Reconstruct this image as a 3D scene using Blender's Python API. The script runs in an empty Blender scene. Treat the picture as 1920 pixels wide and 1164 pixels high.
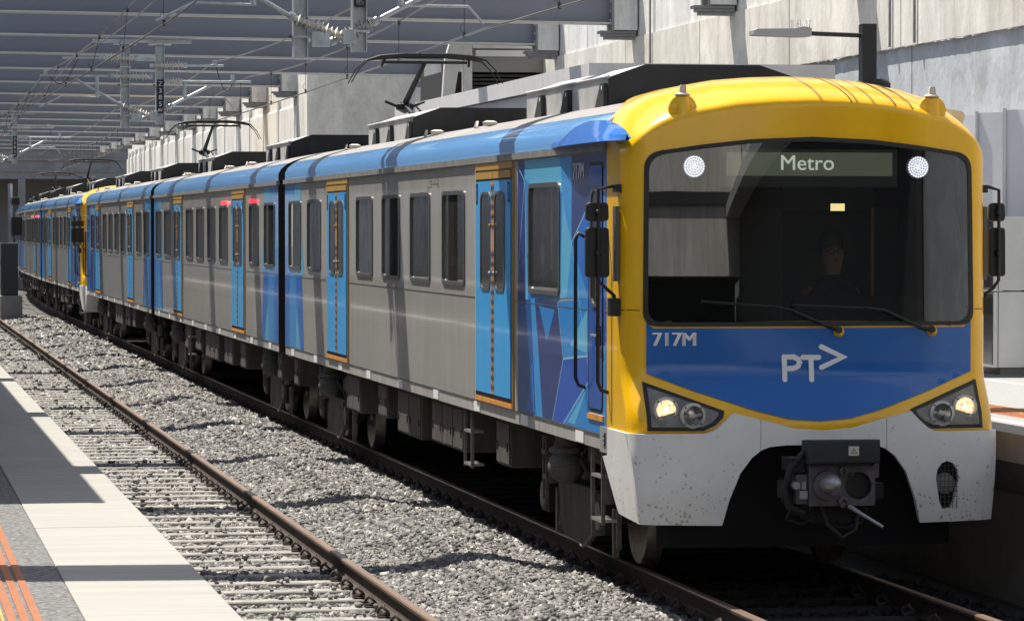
import bpy, bmesh, math, random
import numpy as np
from mathutils import Vector, Matrix
from mathutils.geometry import delaunay_2d_cdt
R_ = math.radians
scene = bpy.context.scene
COL = scene.collection
random.seed(7)
rng = np.random.default_rng(11)

# ---------------------------------------------------------------- camera, sky, sun, exposure
F_PX = 6500.0
EYE = 2.83
cam = bpy.data.cameras.new("camera"); cam.sensor_width = 36.0; cam.lens = F_PX/1920*36.0
cam.clip_start = 0.5; cam.clip_end = 2000
camo = bpy.data.objects.new("camera", cam); COL.objects.link(camo)
yaw = math.atan(1205/F_PX); pit = math.atan(154/F_PX)
camo.location = (0, 0, EYE); camo.rotation_euler = (math.pi/2 - pit, 0, -yaw)
scene.camera = camo
SUNV = Vector((-0.29, 0.42, 1.0)).normalized()
sd = bpy.data.lights.new("sun", 'SUN'); sd.energy = 5.0; sd.angle = R_(0.5); sd.color = (1.0, 0.95, 0.86)
so = bpy.data.objects.new("sun", sd); COL.objects.link(so)
so.rotation_euler = SUNV.to_track_quat('Z', 'Y').to_euler(); so.location = (0, 0, 40)
w = bpy.data.worlds.new("World"); scene.world = w; w.use_nodes = True
wn = w.node_tree.nodes; wl = w.node_tree.links
sky = wn.new('ShaderNodeTexSky'); sky.sky_type = 'NISHITA'; sky.sun_disc = False
sky.sun_elevation = math.asin(SUNV.z); sky.sun_rotation = math.atan2(SUNV.x, SUNV.y)
bg = wn['Background']; bg.inputs[1].default_value = 0.105
hs = wn.new('ShaderNodeHueSaturation'); hs.inputs['Saturation'].default_value = 0.62; wl.new(sky.outputs[0], hs.inputs['Color']); wl.new(hs.outputs[0], bg.inputs[0])
scene.view_settings.view_transform = 'Standard'; scene.view_settings.look = 'None'
scene.view_settings.gamma = 1.0; scene.view_settings.exposure = 0.66
scene.render.engine = 'CYCLES'
scene.cycles.max_bounces = 7; scene.cycles.diffuse_bounces = 4; scene.cycles.transparent_max_bounces = 8
scene.cycles.caustics_reflective = False; scene.cycles.caustics_refractive = False

# ---------------------------------------------------------------- materials
MAT = {}
def srgb(r, g, b):
    f = lambda c: c/12.92 if c <= 0.04045 else ((c+0.055)/1.055)**2.4
    return (f(r/255), f(g/255), f(b/255), 1)
def mat(name, col, rough=0.6, metal=0.0, var=0.0, vscale=4.0, bump=0.0, bscale=60.0, stretch=(1, 1, 1),
        coat=0.0, emit=None, estr=0.0, spec=0.5, col2=None, detail=6, rvar=0.0):
    m = bpy.data.materials.new(name); m.use_nodes = True; nt = m.node_tree; N = nt.nodes; L = nt.links
    b = N['Principled BSDF']; b.inputs['Base Color'].default_value = (*col[:3], 1)
    b.inputs['Roughness'].default_value = rough; b.inputs['Metallic'].default_value = metal
    b.inputs['Specular IOR Level'].default_value = spec
    if coat: b.inputs['Coat Weight'].default_value = coat; b.inputs['Coat Roughness'].default_value = 0.05
    if emit: b.inputs['Emission Color'].default_value = (*emit[:3], 1); b.inputs['Emission Strength'].default_value = estr
    if var or bump or col2:
        tc = N.new('ShaderNodeTexCoord'); mp = N.new('ShaderNodeMapping'); mp.inputs['Scale'].default_value = stretch
        L.new(tc.outputs['Object'], mp.inputs['Vector'])
        if var or col2:
            n = N.new('ShaderNodeTexNoise'); n.inputs['Scale'].default_value = vscale; n.inputs['Detail'].default_value = detail
            n.inputs['Roughness'].default_value = 0.65
            L.new(mp.outputs[0], n.inputs['Vector'])
            r = N.new('ShaderNodeValToRGB')
            c2 = col2 if col2 else tuple(min(1, c*(1+var)) for c in col[:3])
            c1 = col if col2 else tuple(c*(1-var) for c in col[:3])
            r.color_ramp.elements[0].position = 0.32; r.color_ramp.elements[1].position = 0.68
            r.color_ramp.elements[0].color = (*c1[:3], 1); r.color_ramp.elements[1].color = (*c2[:3], 1)
            L.new(n.outputs['Fac'], r.inputs[0]); L.new(r.outputs[0], b.inputs['Base Color'])
            if rvar:
                mr = N.new('ShaderNodeMapRange'); mr.inputs[3].default_value = max(0, rough-rvar); mr.inputs[4].default_value = rough+rvar
                L.new(n.outputs['Fac'], mr.inputs[0]); L.new(mr.outputs[0], b.inputs['Roughness'])
        if bump:
            n2 = N.new('ShaderNodeTexNoise'); n2.inputs['Scale'].default_value = bscale; n2.inputs['Detail'].default_value = 5
            L.new(mp.outputs[0], n2.inputs['Vector'])
            bp = N.new('ShaderNodeBump'); bp.inputs['Strength'].default_value = bump; bp.inputs['Distance'].default_value = 0.02
            L.new(n2.outputs['Fac'], bp.inputs['Height']); L.new(bp.outputs[0], b.inputs['Normal'])
    MAT[name] = m; return m

def concrete_wall(name, base, warm, pitch, phase, top_stain=0.0, joint=True, zs=.42):
    """cast concrete with run-down streaks, blotches and vertical panel joints"""
    m = bpy.data.materials.new(name); m.use_nodes = True; nt = m.node_tree; N = nt.nodes; L = nt.links
    b = N['Principled BSDF']; b.inputs['Roughness'].default_value = 0.85; b.inputs['Specular IOR Level'].default_value = 0.25
    tc = N.new('ShaderNodeTexCoord')
    def noise(scale, st, det=8, ro=.65):
        mp = N.new('ShaderNodeMapping'); mp.inputs['Scale'].default_value = st; L.new(tc.outputs['Object'], mp.inputs[0])
        n = N.new('ShaderNodeTexNoise'); n.inputs['Scale'].default_value = scale; n.inputs['Detail'].default_value = det
        n.inputs['Roughness'].default_value = ro; n.inputs['Distortion'].default_value = .7; L.new(mp.outputs[0], n.inputs['Vector']); return n
    def ramp(src, p0, p1, c0, c1):
        r = N.new('ShaderNodeValToRGB'); r.color_ramp.elements[0].position = p0; r.color_ramp.elements[1].position = p1
        r.color_ramp.elements[0].color = (*c0[:3], 1); r.color_ramp.elements[1].color = (*c1[:3], 1); L.new(src, r.inputs[0]); return r
    def mul(a, bb, f=1.0):
        x = N.new('ShaderNodeMix'); x.data_type = 'RGBA'; x.blend_type = 'MULTIPLY'; x.inputs[0].default_value = f
        L.new(a, x.inputs[6]); L.new(bb, x.inputs[7]); return x.outputs[2]
    blotch = ramp(noise(0.55, (1, 1, 1)).outputs['Fac'], .35, .65, base, warm)
    streak = ramp(noise(1.0, (1.5, 1.5, zs), 12, .72).outputs['Fac'], .36, .64, (.70, .69, .66), (1.06, 1.06, 1.06))
    fine = ramp(noise(22, (1, 1, .6)).outputs['Fac'], .3, .7, (.9, .9, .9), (1.05, 1.05, 1.05))
    drip = ramp(noise(2.2, (1.9, 1.9, .30), 12, .8).outputs['Fac'], .57, .72, (1, 1, 1), (.66, .63, .58))
    c = mul(blotch.outputs[0], streak.outputs[0], .9); c = mul(c, fine.outputs[0], .9); c = mul(c, drip.outputs[0], .8)
    if joint:
        sx = N.new('ShaderNodeSeparateXYZ'); L.new(tc.outputs['Object'], sx.inputs[0])
        ad = N.new('ShaderNodeMath'); ad.operation = 'ADD'; ad.inputs[1].default_value = phase; L.new(sx.outputs['Y'], ad.inputs[0])
        mo = N.new('ShaderNodeMath'); mo.operation = 'PINGPONG'; mo.inputs[1].default_value = pitch/2; L.new(ad.outputs[0], mo.inputs[0])
        j = ramp(mo.outputs[0], 0.012, 0.03, (.28, .28, .28), (1, 1, 1)); c = mul(c, j.outputs[0], 1.0)
    L.new(c, b.inputs['Base Color'])
    bp = N.new('ShaderNodeBump'); bp.inputs['Strength'].default_value = .35; bp.inputs['Distance'].default_value = .03
    nn = noise(4, (1, 1, .8)); L.new(nn.outputs['Fac'], bp.inputs['Height']); L.new(bp.outputs[0], b.inputs['Normal'])
    MAT[name] = m; return m

mat('stainless', (.47, .45, .41), .42, .12, var=.10, vscale=1.2, stretch=(1, 3, .35), bump=.22, bscale=1.8, rvar=.05, coat=.9)
mat('sill', (.42, .40, .37), .42, .2, var=.18, vscale=3, stretch=(1, 2, .5))
mat('gutter', (.26, .25, .23), .5, .3, var=.25, vscale=4)
mat('roof_blue', srgb(112, 180, 246), .16, 0, var=.05, vscale=.6, coat=.7, stretch=(1, .3, 1), bump=.03, bscale=1.5)
mat('eave_blue', srgb(44, 116, 205), .2, 0, coat=.5)
mat('roof_grey', (.26, .245, .23), .7, 0, var=.18, vscale=2)
mat('yellow', srgb(252, 190, 6), .22, 0, var=.09, vscale=1.6, coat=.45, rvar=.12, stretch=(1.4, 1, .4), bump=.02, bscale=2)
mat('front_blue', srgb(4, 96, 178), .25, 0, var=.05, vscale=1.4, coat=.4)
mat('door_blue', srgb(66, 176, 244), .25, 0, var=.05, vscale=2, coat=.4)
mat('cab_door_blue', srgb(48, 92, 172), .25, 0, coat=.4, var=.04)
mat('yellow_line', srgb(224, 160, 40), .4)
mat('orange', srgb(206, 140, 62), .45, var=.2, vscale=8)
mat('tan', srgb(176, 136, 66), .45)
mat('mesh_grille', (.09, .075, .06), .6)
mat('groove', (.12, .07, .01), .6)
mat('black_tri', (.02, .018, .02), .5)
mat('frame_dark', (.10, .10, .10), .35)
mat('frame_grey', (.17, .165, .16), .35, .3)
mat('black', (.012, .012, .013), .45)
mat('rubber', (.018, .018, .018), .7, var=.3)
mat('white_paint', (.78, .78, .76), .4)
mat('text_white', (.9, .9, .9), .45)
mat('logo_white', (.84, .84, .86), .45)
mat('under_dark', (.022, .020, .019), .8, .1, var=.4, vscale=5, bump=.2, bscale=20)
mat('under_box', (.07, .06, .052), .75, .1, var=.45, vscale=2.5, stretch=(2, 2, .6))
mat('under_metal', (.16, .145, .13), .5, .6, var=.4, vscale=6)
mat('air_spring', (.10, .10, .098), .8, 0, var=.25, vscale=8, stretch=(1, 1, 12))
mat('wheel_steel', (.22, .2, .18), .45, .8, var=.5, vscale=5)
mat('polished', (.62, .6, .58), .28, .9)
mat('coupler', (.11, .10, .11), .5, .45, var=.3, vscale=7, bump=.1)
mat('cast', (.34, .34, .36), .4, .5, var=.15)
mat('fairing_side', (.46, .45, .43), .6, .1, var=.22, vscale=2.2)
mat('fairing_end', (.022, .023, .025), .65, 0, var=.5, vscale=2)
mat('panto', (.02, .02, .02), .5, .3)
mat('cream', (.62, .58, .48), .5)
mat('skirt', (.84, .84, .825), .4, 0, var=.05, vscale=3)
mat('lcd', srgb(120, 128, 100), .3, emit=srgb(130, 134, 112), estr=.24)
mat('lcd_text', srgb(190, 200, 180), .3, emit=srgb(215, 220, 212), estr=.5)
mat('sign_case', (.14, .14, .14), .5)
mat('led_white', (.9, .9, .9), .3, emit=(.93, .93, 1.0), estr=1.6)
mat('led_base', (.20, .21, .28), .3, emit=(.5, .52, .7), estr=.06)
mat('saloon_wall', (.34, .33, .31), .6)
mat('saloon_floor', (.10, .10, .10), .7)
mat('seat_fabric', (.05, .09, .10), .9, var=.5, vscale=30)
mat('cab_in', (.016, .017, .018), .7, var=.3)
mat('cab_desk', (.05, .055, .055), .5)
mat('cab_panel', (.035, .038, .038), .6)
mat('hand_light', (.8, .7, .4), .3, emit=(1, .8, .35), estr=1.0)
mat('skin', srgb(186, 136, 112), .55)
mat('cloth_dark', (.03, .035, .05), .85)
mat('hair', (.03, .02, .015), .6)
mat('lamp_case', (.20, .195, .18), .45, .2, var=.25, vscale=9)
mat('lamp_ring', (.52, .52, .50), .35, .5)
mat('flange_lit', (.52, .50, .46), .6, 0, var=.08)  # paler lower flange: light bounced from the ground put into the colour
mat('steel_beam', srgb(124, 127, 136), .5, .2, var=.05, vscale=.5)  # beam steel set darker so the web carries its backlit shade
mat('plate_steel', (.26, .26, .26), .55, .3, var=.2)
mat('galv', (.46, .49, .50), .42, .6, var=.22, vscale=7)
mat('insulator', (.72, .68, .60), .35, 0, var=.12)
mat('wire', (.22, .215, .21), .35, .75)
mat('wire_dark', (.05, .05, .05), .5, .3)
mat('sign_black', (.01, .01, .012), .5)
mat('rail_web', srgb(60, 48, 40), .8, .1, var=.35, vscale=9, stretch=(1, .4, 2))
mat('rail_head', srgb(165, 140, 122), .34, .55, var=.16, vscale=3, stretch=(6, .3, 1))
mat('clip', (.055, .042, .035), .75, .2, var=.4, vscale=20)
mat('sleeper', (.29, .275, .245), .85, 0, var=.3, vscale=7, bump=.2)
mat('sleeper_dark', (.035, .033, .03), .9, 0, var=.4, vscale=5)  # much darker copy for the sleepers under the train
mat('platform_white', (.335, .322, .29), .82, 0, var=.09, vscale=1.1, stretch=(.8, 7, 1), bump=.15, bscale=140)
mat('fascia', (.30, .29, .28), .8, 0, var=.15, vscale=2)
mat('tactile_orange', srgb(176, 112, 76), .7, var=.08)
mat('tactile_yellow', srgb(186, 160, 60), .7)
mat('line_white', (.8, .79, .76), .7)
mat('lamp_post', (.022, .022, .024), .4, .2)
mat('lamp_head', (.42, .42, .42), .45, .3)
mat('screen', (.74, .75, .76), .5, .1, var=.03)
mat('screen_post', (.7, .7, .7), .4, .3)
mat('inox', (.55, .55, .54), .3, .9, var=.1, vscale=1.4)
mat('inox_dark', (.12, .12, .13), .22, .85)
mat('canopy_white', (.62, .61, .60), .55, .1, var=.08)
mat('canopy_dark', (.05, .05, .052), .7)
mat('canopy_mid', (.25, .245, .235), .6)
mat('dark_void', (.012, .012, .014), .9)
mat('portal', (.26, .27, .29), .9, var=.2, vscale=1)
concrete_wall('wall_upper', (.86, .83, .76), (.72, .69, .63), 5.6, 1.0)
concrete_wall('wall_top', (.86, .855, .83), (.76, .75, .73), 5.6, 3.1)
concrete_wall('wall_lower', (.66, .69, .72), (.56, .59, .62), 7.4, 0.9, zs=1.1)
concrete_wall('wall_far', (.90, .87, .80), (.76, .73, .67), 3.55, 0.3)

def glassy(name, tint, ior, rough=0.0, trans=1.0, dust=0.0):
    m = bpy.data.materials.new(name); m.use_nodes = True; N = m.node_tree.nodes; L = m.node_tree.links
    N.remove(N['Principled BSDF']); out = N['Material Output']
    t = N.new('ShaderNodeBsdfTransparent'); t.inputs[0].default_value = (*tint, 1)
    g = N.new('ShaderNodeBsdfGlossy'); g.inputs[0].default_value = (.95, .97, 1, 1); g.inputs['Roughness'].default_value = rough
    fr = N.new('ShaderNodeFresnel'); fr.inputs[0].default_value = ior
    x = N.new('ShaderNodeMixShader'); L.new(fr.outputs[0], x.inputs[0]); L.new(t.outputs[0], x.inputs[1]); L.new(g.outputs[0], x.inputs[2])
    last = x
    if dust:
        tc = N.new('ShaderNodeTexCoord'); n = N.new('ShaderNodeTexNoise'); n.inputs['Scale'].default_value = 1.7; n.inputs['Detail'].default_value = 8; L.new(tc.outputs['Object'], n.inputs['Vector'])
        mr = N.new('ShaderNodeMapRange'); mr.inputs[1].default_value = .3; mr.inputs[2].default_value = .75; mr.inputs[3].default_value = dust*.6; mr.inputs[4].default_value = dust*1.4; L.new(n.outputs['Fac'], mr.inputs[0])
        d = N.new('ShaderNodeBsdfDiffuse'); d.inputs[0].default_value = (.34, .325, .30, 1); y = N.new('ShaderNodeMixShader')
        L.new(mr.outputs[0], y.inputs[0]); L.new(x.outputs[0], y.inputs[1]); L.new(d.outputs[0], y.inputs[2]); last = y
    L.new(last.outputs[0], out.inputs[0]); MAT[name] = m
glassy('windscreen', (.62, .65, .64), 2.0, dust=.006)
glassy('side_pane', (.34, .34, .32), 1.6, dust=.075)
glassy('lens', (.9, .9, .9), 1.5)
mat('side_glass', (.040, .038, .034), .07, 0, spec=.6, var=.35, vscale=1.6, stretch=(1, 1, .25))
mat('lamp_on', srgb(255, 214, 140), .4, emit=srgb(255, 196, 112), estr=.95)
_m = MAT['lamp_on']; _N = _m.node_tree.nodes; _L = _m.node_tree.links; _b = _N['Principled BSDF']
_tc = _N.new('ShaderNodeTexCoord'); _mp = _N.new('ShaderNodeMapping'); _mp.inputs['Scale'].default_value = (60, 1, 22); _v = _N.new('ShaderNodeTexNoise'); _v.inputs['Scale'].default_value = 1.3; _v.inputs['Detail'].default_value = 3
_L.new(_tc.outputs['Object'], _mp.inputs[0]); _L.new(_mp.outputs[0], _v.inputs['Vector']); _r = _N.new('ShaderNodeMapRange'); _r.inputs[1].default_value = .35; _r.inputs[2].default_value = .7; _r.inputs[3].default_value = .35; _r.inputs[4].default_value = 1.5
_L.new(_v.outputs['Fac'], _r.inputs[0]); _L.new(_r.outputs[0], _b.inputs['Emission Strength']); _b.inputs['Emission Color'].default_value = (1, .62, .30, 1); _b.inputs['Base Color'].default_value = (.5, .45, .38, 1)
mat('lamp_hot', (1, .9, .7), .4, emit=(1, .86, .55), estr=2.2)
mat('lamp_off', (.30, .31, .32), .12, .9, var=.5, vscale=14)

# dirt-speckled white skirt
def skirt_mat():
    m = MAT['skirt']; N = m.node_tree.nodes; L = m.node_tree.links; b = N['Principled BSDF']
    tc = N.new('ShaderNodeTexCoord'); v = N.new('ShaderNodeTexVoronoi'); v.inputs['Scale'].default_value = 26
    L.new(tc.outputs['Object'], v.inputs['Vector'])
    n = N.new('ShaderNodeTexNoise'); n.inputs['Scale'].default_value = 9; n.inputs['Detail'].default_value = 6; L.new(tc.outputs['Object'], n.inputs['Vector'])
    s = N.new('ShaderNodeSeparateXYZ'); L.new(tc.outputs['Object'], s.inputs[0])
    zr = N.new('ShaderNodeMapRange'); zr.inputs[1].default_value = 1.25; zr.inputs[2].default_value = .6
    zr.inputs[3].default_value = 0.0; zr.inputs[4].default_value = .20; L.new(s.outputs['Z'], zr.inputs[0])
    nm = N.new('ShaderNodeMath'); nm.operation = 'MULTIPLY'; L.new(n.outputs['Fac'], nm.inputs[0]); nm.inputs[1].default_value = .95
    a = N.new('ShaderNodeMath'); a.operation = 'ADD'; L.new(nm.outputs[0], a.inputs[0]); L.new(zr.outputs[0], a.inputs[1])
    a2 = N.new('ShaderNodeMath'); a2.operation = 'SUBTRACT'; L.new(a.outputs[0], a2.inputs[0]); a2.inputs[1].default_value = .44
    d = N.new('ShaderNodeMath'); d.operation = 'LESS_THAN'; L.new(v.outputs['Distance'], d.inputs[0]); L.new(a2.outputs[0], d.inputs[1])
    f = N.new('ShaderNodeMath'); f.operation = 'MULTIPLY'; f.inputs[1].default_value = .5; L.new(d.outputs[0], f.inputs[0])
    src = b.inputs['Base Color'].links[0].from_socket
    g = N.new('ShaderNodeMix'); g.data_type = 'RGBA'; g.inputs[7].default_value = (.16, .14, .11, 1)
    L.new(f.outputs[0], g.inputs[0]); L.new(src, g.inputs[6])
    zg = N.new('ShaderNodeMapRange'); zg.inputs[1].default_value = .95; zg.inputs[2].default_value = .55; zg.inputs[3].default_value = 0; zg.inputs[4].default_value = .42
    L.new(s.outputs['Z'], zg.inputs[0]); zm = N.new('ShaderNodeMath'); zm.operation = 'MULTIPLY'; L.new(zg.outputs[0], zm.inputs[0]); L.new(n.outputs['Fac'], zm.inputs[1])
    g2 = N.new('ShaderNodeMix'); g2.data_type = 'RGBA'; g2.inputs[7].default_value = (.30, .25, .17, 1)
    L.new(zm.outputs[0], g2.inputs[0]); L.new(g.outputs[2], g2.inputs[6])
    L.new(g2.outputs[2], b.inputs['Base Color'])
skirt_mat()

# speckled asphalt
def asphalt(name, c0, c1):
    m = mat(name, c0, .9, col2=c1, vscale=36, detail=6, bump=.3, bscale=120); return m
asphalt('asphalt', (.035, .035, .034), (.26, .255, .245))
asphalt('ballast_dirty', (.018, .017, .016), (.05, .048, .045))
asphalt('asphalt_right', (.26, .26, .25), (.36, .36, .35))
mat('ballast_base', (.045, .042, .038), .95, col2=(.17, .16, .145), vscale=38, detail=4, bump=1.0, bscale=34)
def stone_mat():
    m = bpy.data.materials.new('stones'); m.use_nodes = True; N = m.node_tree.nodes; L = m.node_tree.links; b = N['Principled BSDF']
    b.inputs['Roughness'].default_value = .9; b.inputs['Specular IOR Level'].default_value = .2
    at = N.new('ShaderNodeAttribute'); at.attribute_name = 'tone'; at.attribute_type = 'GEOMETRY'
    r = N.new('ShaderNodeValToRGB'); e = r.color_ramp.elements
    e[0].position = 0; e[0].color = (.018, .017, .016, 1); e[1].position = 1; e[1].color = (.52, .50, .46, 1)
    x = e.new(.45); x.color = (.195, .187, .176, 1); x2 = e.new(.75); x2.color = (.285, .275, .26, 1); y_ = e.new(.02); y_.color = (.022, .021, .02, 1); y2_ = e.new(.06); y2_.color = (.12, .115, .11, 1)
    L.new(at.outputs['Fac'], r.inputs[0]); L.new(r.outputs[0], b.inputs['Base Color']); MAT['stones'] = m
stone_mat()

# ---------------------------------------------------------------- mesh helpers
class MB:
    def __init__(s): s.v = []; s.f = []; s.m = []; s.mats = []
    def mi(s, m):
        if m not in s.mats: s.mats.append(m)
        return s.mats.index(m)
    def add(s, vs, fs, m):
        o = len(s.v); k = s.mi(m); s.v += [tuple(v) for v in vs]
        for f in fs: s.f.append(tuple(i+o for i in f)); s.m.append(k)
        return s
    def box(s, x0, x1, y0, y1, z0, z1, m):
        vs = [(x, y, z) for z in (z0, z1) for y in (y0, y1) for x in (x0, x1)]
        return s.add(vs, [(0, 2, 3, 1), (4, 5, 7, 6), (0, 1, 5, 4), (2, 6, 7, 3), (0, 4, 6, 2), (1, 3, 7, 5)], m)
    def cyl(s, a, b, r, m, n=12, r2=None, cap=True):
        a = Vector(a); b = Vector(b); d = (b-a)
        if d.length < 1e-6: return s
        q = d.to_track_quat('Z', 'Y').to_matrix(); r2 = r if r2 is None else r2
        vs = []
        for p, rr in ((a, r), (b, r2)):
            for i in range(n):
                t = 2*math.pi*i/n; vs.append(p + q @ Vector((rr*math.cos(t), rr*math.sin(t), 0)))
        fs = [(i, (i+1) % n, n+(i+1) % n, n+i) for i in range(n)]
        if cap: fs += [tuple(range(n-1, -1, -1)), tuple(range(n, 2*n))]
        return s.add(vs, fs, m)
    def tube(s, pts, r, m, n=8):
        pts = [Vector(p) for p in pts]; vs = []; k = len(pts); up = None
        for i, p in enumerate(pts):
            d = (pts[min(i+1, k-1)] - pts[max(i-1, 0)]).normalized()
            if up is None: up = d.orthogonal().normalized()
            up = (up - d*up.dot(d)).normalized(); w_ = d.cross(up)
            rr = r[i] if isinstance(r, (list, tuple)) else r
            for j in range(n):
                t = 2*math.pi*j/n; vs.append(p + up*rr*math.cos(t) + w_*rr*math.sin(t))
        fs = [(i*n+j, i*n+(j+1) % n, (i+1)*n+(j+1) % n, (i+1)*n+j) for i in range(k-1) for j in range(n)]
        fs += [tuple(range(n-1, -1, -1)), tuple(range((k-1)*n, k*n))]
        return s.add(vs, fs, m)
    def prism(s, poly, axis, a, b, m):
        """2-D outline swept along an axis ('x': poly=(y,z), 'y': poly=(x,z), 'z': poly=(x,y))"""
        n = len(poly)
        def P(p, t): return {'x': (t, p[0], p[1]), 'y': (p[0], t, p[1]), 'z': (p[0], p[1], t)}[axis]
        vs = [P(p, a) for p in poly] + [P(p, b) for p in poly]
        ar = sum(poly[i][0]*poly[(i+1) % n][1]-poly[(i+1) % n][0]*poly[i][1] for i in range(n))
        flip = (ar > 0) ^ (b < a) ^ (axis == 'y')
        side = [(i, (i+1) % n, n+(i+1) % n, n+i) for i in range(n)]
        fs = side + [tuple(range(n-1, -1, -1)), tuple(range(n, 2*n))]
        if not flip: fs = [tuple(reversed(f)) for f in fs]
        return s.add(vs, fs, m)
    def lathe(s, c, prof, m, n=24, axis='z', caps=True):
        vs = []; k = len(prof)
        for r, h in prof:
            for i in range(n):
                t = 2*math.pi*i/n; x = r*math.cos(t); y = r*math.sin(t)
                vs.append({'z': (c[0]+x, c[1]+y, c[2]+h), 'x': (c[0]+h, c[1]+x, c[2]+y), 'y': (c[0]+x, c[1]+h, c[2]+y)}[axis])
        fs = [(i*n+j, i*n+(j+1) % n, (i+1)*n+(j+1) % n, (i+1)*n+j) for i in range(k-1) for j in range(n)]
        if caps and prof[0][0] > 1e-4: fs.append(tuple(range(n-1, -1, -1)))
        if caps and prof[-1][0] > 1e-4: fs.append(tuple(range((k-1)*n, k*n)))
        return s.add(vs, fs, m)
    def build(s, name, parent=None, smooth=None, bevel=0):
        me = bpy.data.meshes.new(name); me.from_pydata(s.v, [], s.f)
        for m in s.mats: me.materials.append(MAT[m])
        me.polygons.foreach_set('material_index', s.m)
        if smooth is not None:
            me.polygons.foreach_set('use_smooth', [True]*len(me.polygons)); me.set_sharp_from_angle(angle=R_(smooth))
        me.update(); o = bpy.data.objects.new(name, me); COL.objects.link(o)
        if bevel:
            bm = bmesh.new(); bm.from_mesh(me); bmesh.ops.remove_doubles(bm, verts=bm.verts, dist=1e-5)
            bmesh.ops.recalc_face_normals(bm, faces=bm.faces); bm.to_mesh(me); bm.free()
            md = o.modifiers.new('bevel', 'BEVEL'); md.width = bevel; md.segments = 2; md.limit_method = 'ANGLE'
        if parent is not None: o.parent = parent
        return o
def empty(name, loc, rz=0.0, parent=None):
    o = bpy.data.objects.new(name, None); COL.objects.link(o); o.location = loc; o.rotation_euler = (0, 0, rz)
    o.empty_display_size = .2
    if parent: o.parent = parent
    return o
def tag(o, label=None, cat=None, group=None, kind=None):
    if label: o['label'] = label
    if cat: o['category'] = cat
    if group: o['group'] = group
    if kind: o['kind'] = kind
    return o
def copy_tree(o, parent=None):
    c = o.copy(); COL.objects.link(c)
    if parent is not None: c.parent = parent
    for ch in list(o.children): copy_tree(ch, c)
    return c
def inpoly(x, z, poly):
    c = False; n = len(poly); j = n-1
    for i in range(n):
        xi, zi = poly[i]; xj, zj = poly[j]
        if (zi > z) != (zj > z) and x < (xj-xi)*(z-zi)/(zj-zi)+xi: c = not c
        j = i
    return c
def rounded(poly, r, seg=5):
    """round the corners of a polygon; r = radius or list"""
    out = []; n = len(poly)
    for i in range(n):
        p = Vector(poly[i]); a = Vector(poly[i-1]); b = Vector(poly[(i+1) % n]); rr = r[i] if isinstance(r, (list, tuple)) else r
        if rr <= 0: out.append(tuple(p)); continue
        da = (a-p); db = (b-p); rr = min(rr, da.length*.45, db.length*.45); s = p+da.normalized()*rr; e = p+db.normalized()*rr
        for k in range(seg+1):
            t = k/seg; q = s*(1-t)**2 + p*2*t*(1-t) + e*t*t; out.append((q.x, q.y))
    return out
def text_mesh(txt, size, mb, place, m, sx=1.0, font_shear=0, bold=0.0, align='CENTER', heavy=0.0):
    """lettering turned into mesh; place(u, v) -> 3-D point"""
    cu = bpy.data.curves.new('txt', 'FONT'); cu.body = txt; cu.size = size; cu.align_x = align; cu.align_y = 'CENTER'
    cu.resolution_u = 3; heavy = heavy or bold
    o = bpy.data.objects.new('txt', cu); COL.objects.link(o); dg = bpy.context.evaluated_depsgraph_get(); dg.update()
    me = bpy.data.meshes.new_from_object(o.evaluated_get(dg))
    for du in ((-heavy, -heavy*.33, heavy*.33, heavy) if heavy else (0,)):
        mb.add([place(v.co.x*sx+du, v.co.y) for v in me.vertices], [tuple(p.vertices) for p in me.polygons], m)
    bpy.data.objects.remove(o); bpy.data.curves.remove(cu); bpy.data.meshes.remove(me)

# ---------------------------------------------------------------- track alignment (straight, then a curve to the right)
S0 = 116.0; RAD = 1100.0
def path(lat, s, z=0.0):
    if s <= S0: return Vector((lat, s, z))
    a = (s-S0)/RAD
    return Vector((RAD - (RAD-lat)*math.cos(a), S0 + (RAD-lat)*math.sin(a), z))
def heading(s): return 0.0 if s <= S0 else (s-S0)/RAD
CX = 7.17      # centre line of the track the train stands on
NX = 3.17      # centre line of the empty track
def sweep(prof, mlist, lat, s0, s1, step=6.0, closed=True, mb=None):
    """profile (dx,z) swept along the alignment at lateral offset lat"""
    mb = mb or MB(); n = len(prof); ss = [s0]
    while ss[-1] < s1-1e-3: ss.append(min(s1, ss[-1] + (step if ss[-1] > S0-step else max(step, min(S0, s1)-ss[-1]))))
    vs = [path(lat+p[0], s, p[1]) for s in ss for p in prof]
    for j in range(n if closed else n-1):
        m = mlist[j] if isinstance(mlist, (list, tuple)) else mlist
        k = (j+1) % n
        mb.add([vs[i*n+j] for i in range(len(ss))]+[vs[i*n+k] for i in range(len(ss))],
               [(i+1, i, len(ss)+i, len(ss)+i+1) for i in range(len(ss)-1)], m)
    return mb
# ---------------------------------------------------------------- ground, ballast, platforms
g = MB(); g.box(-700, 700, -700, 700, -1.6, -1.0, 'ballast_base'); tag(g.build('ground'), kind='structure')

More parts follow.
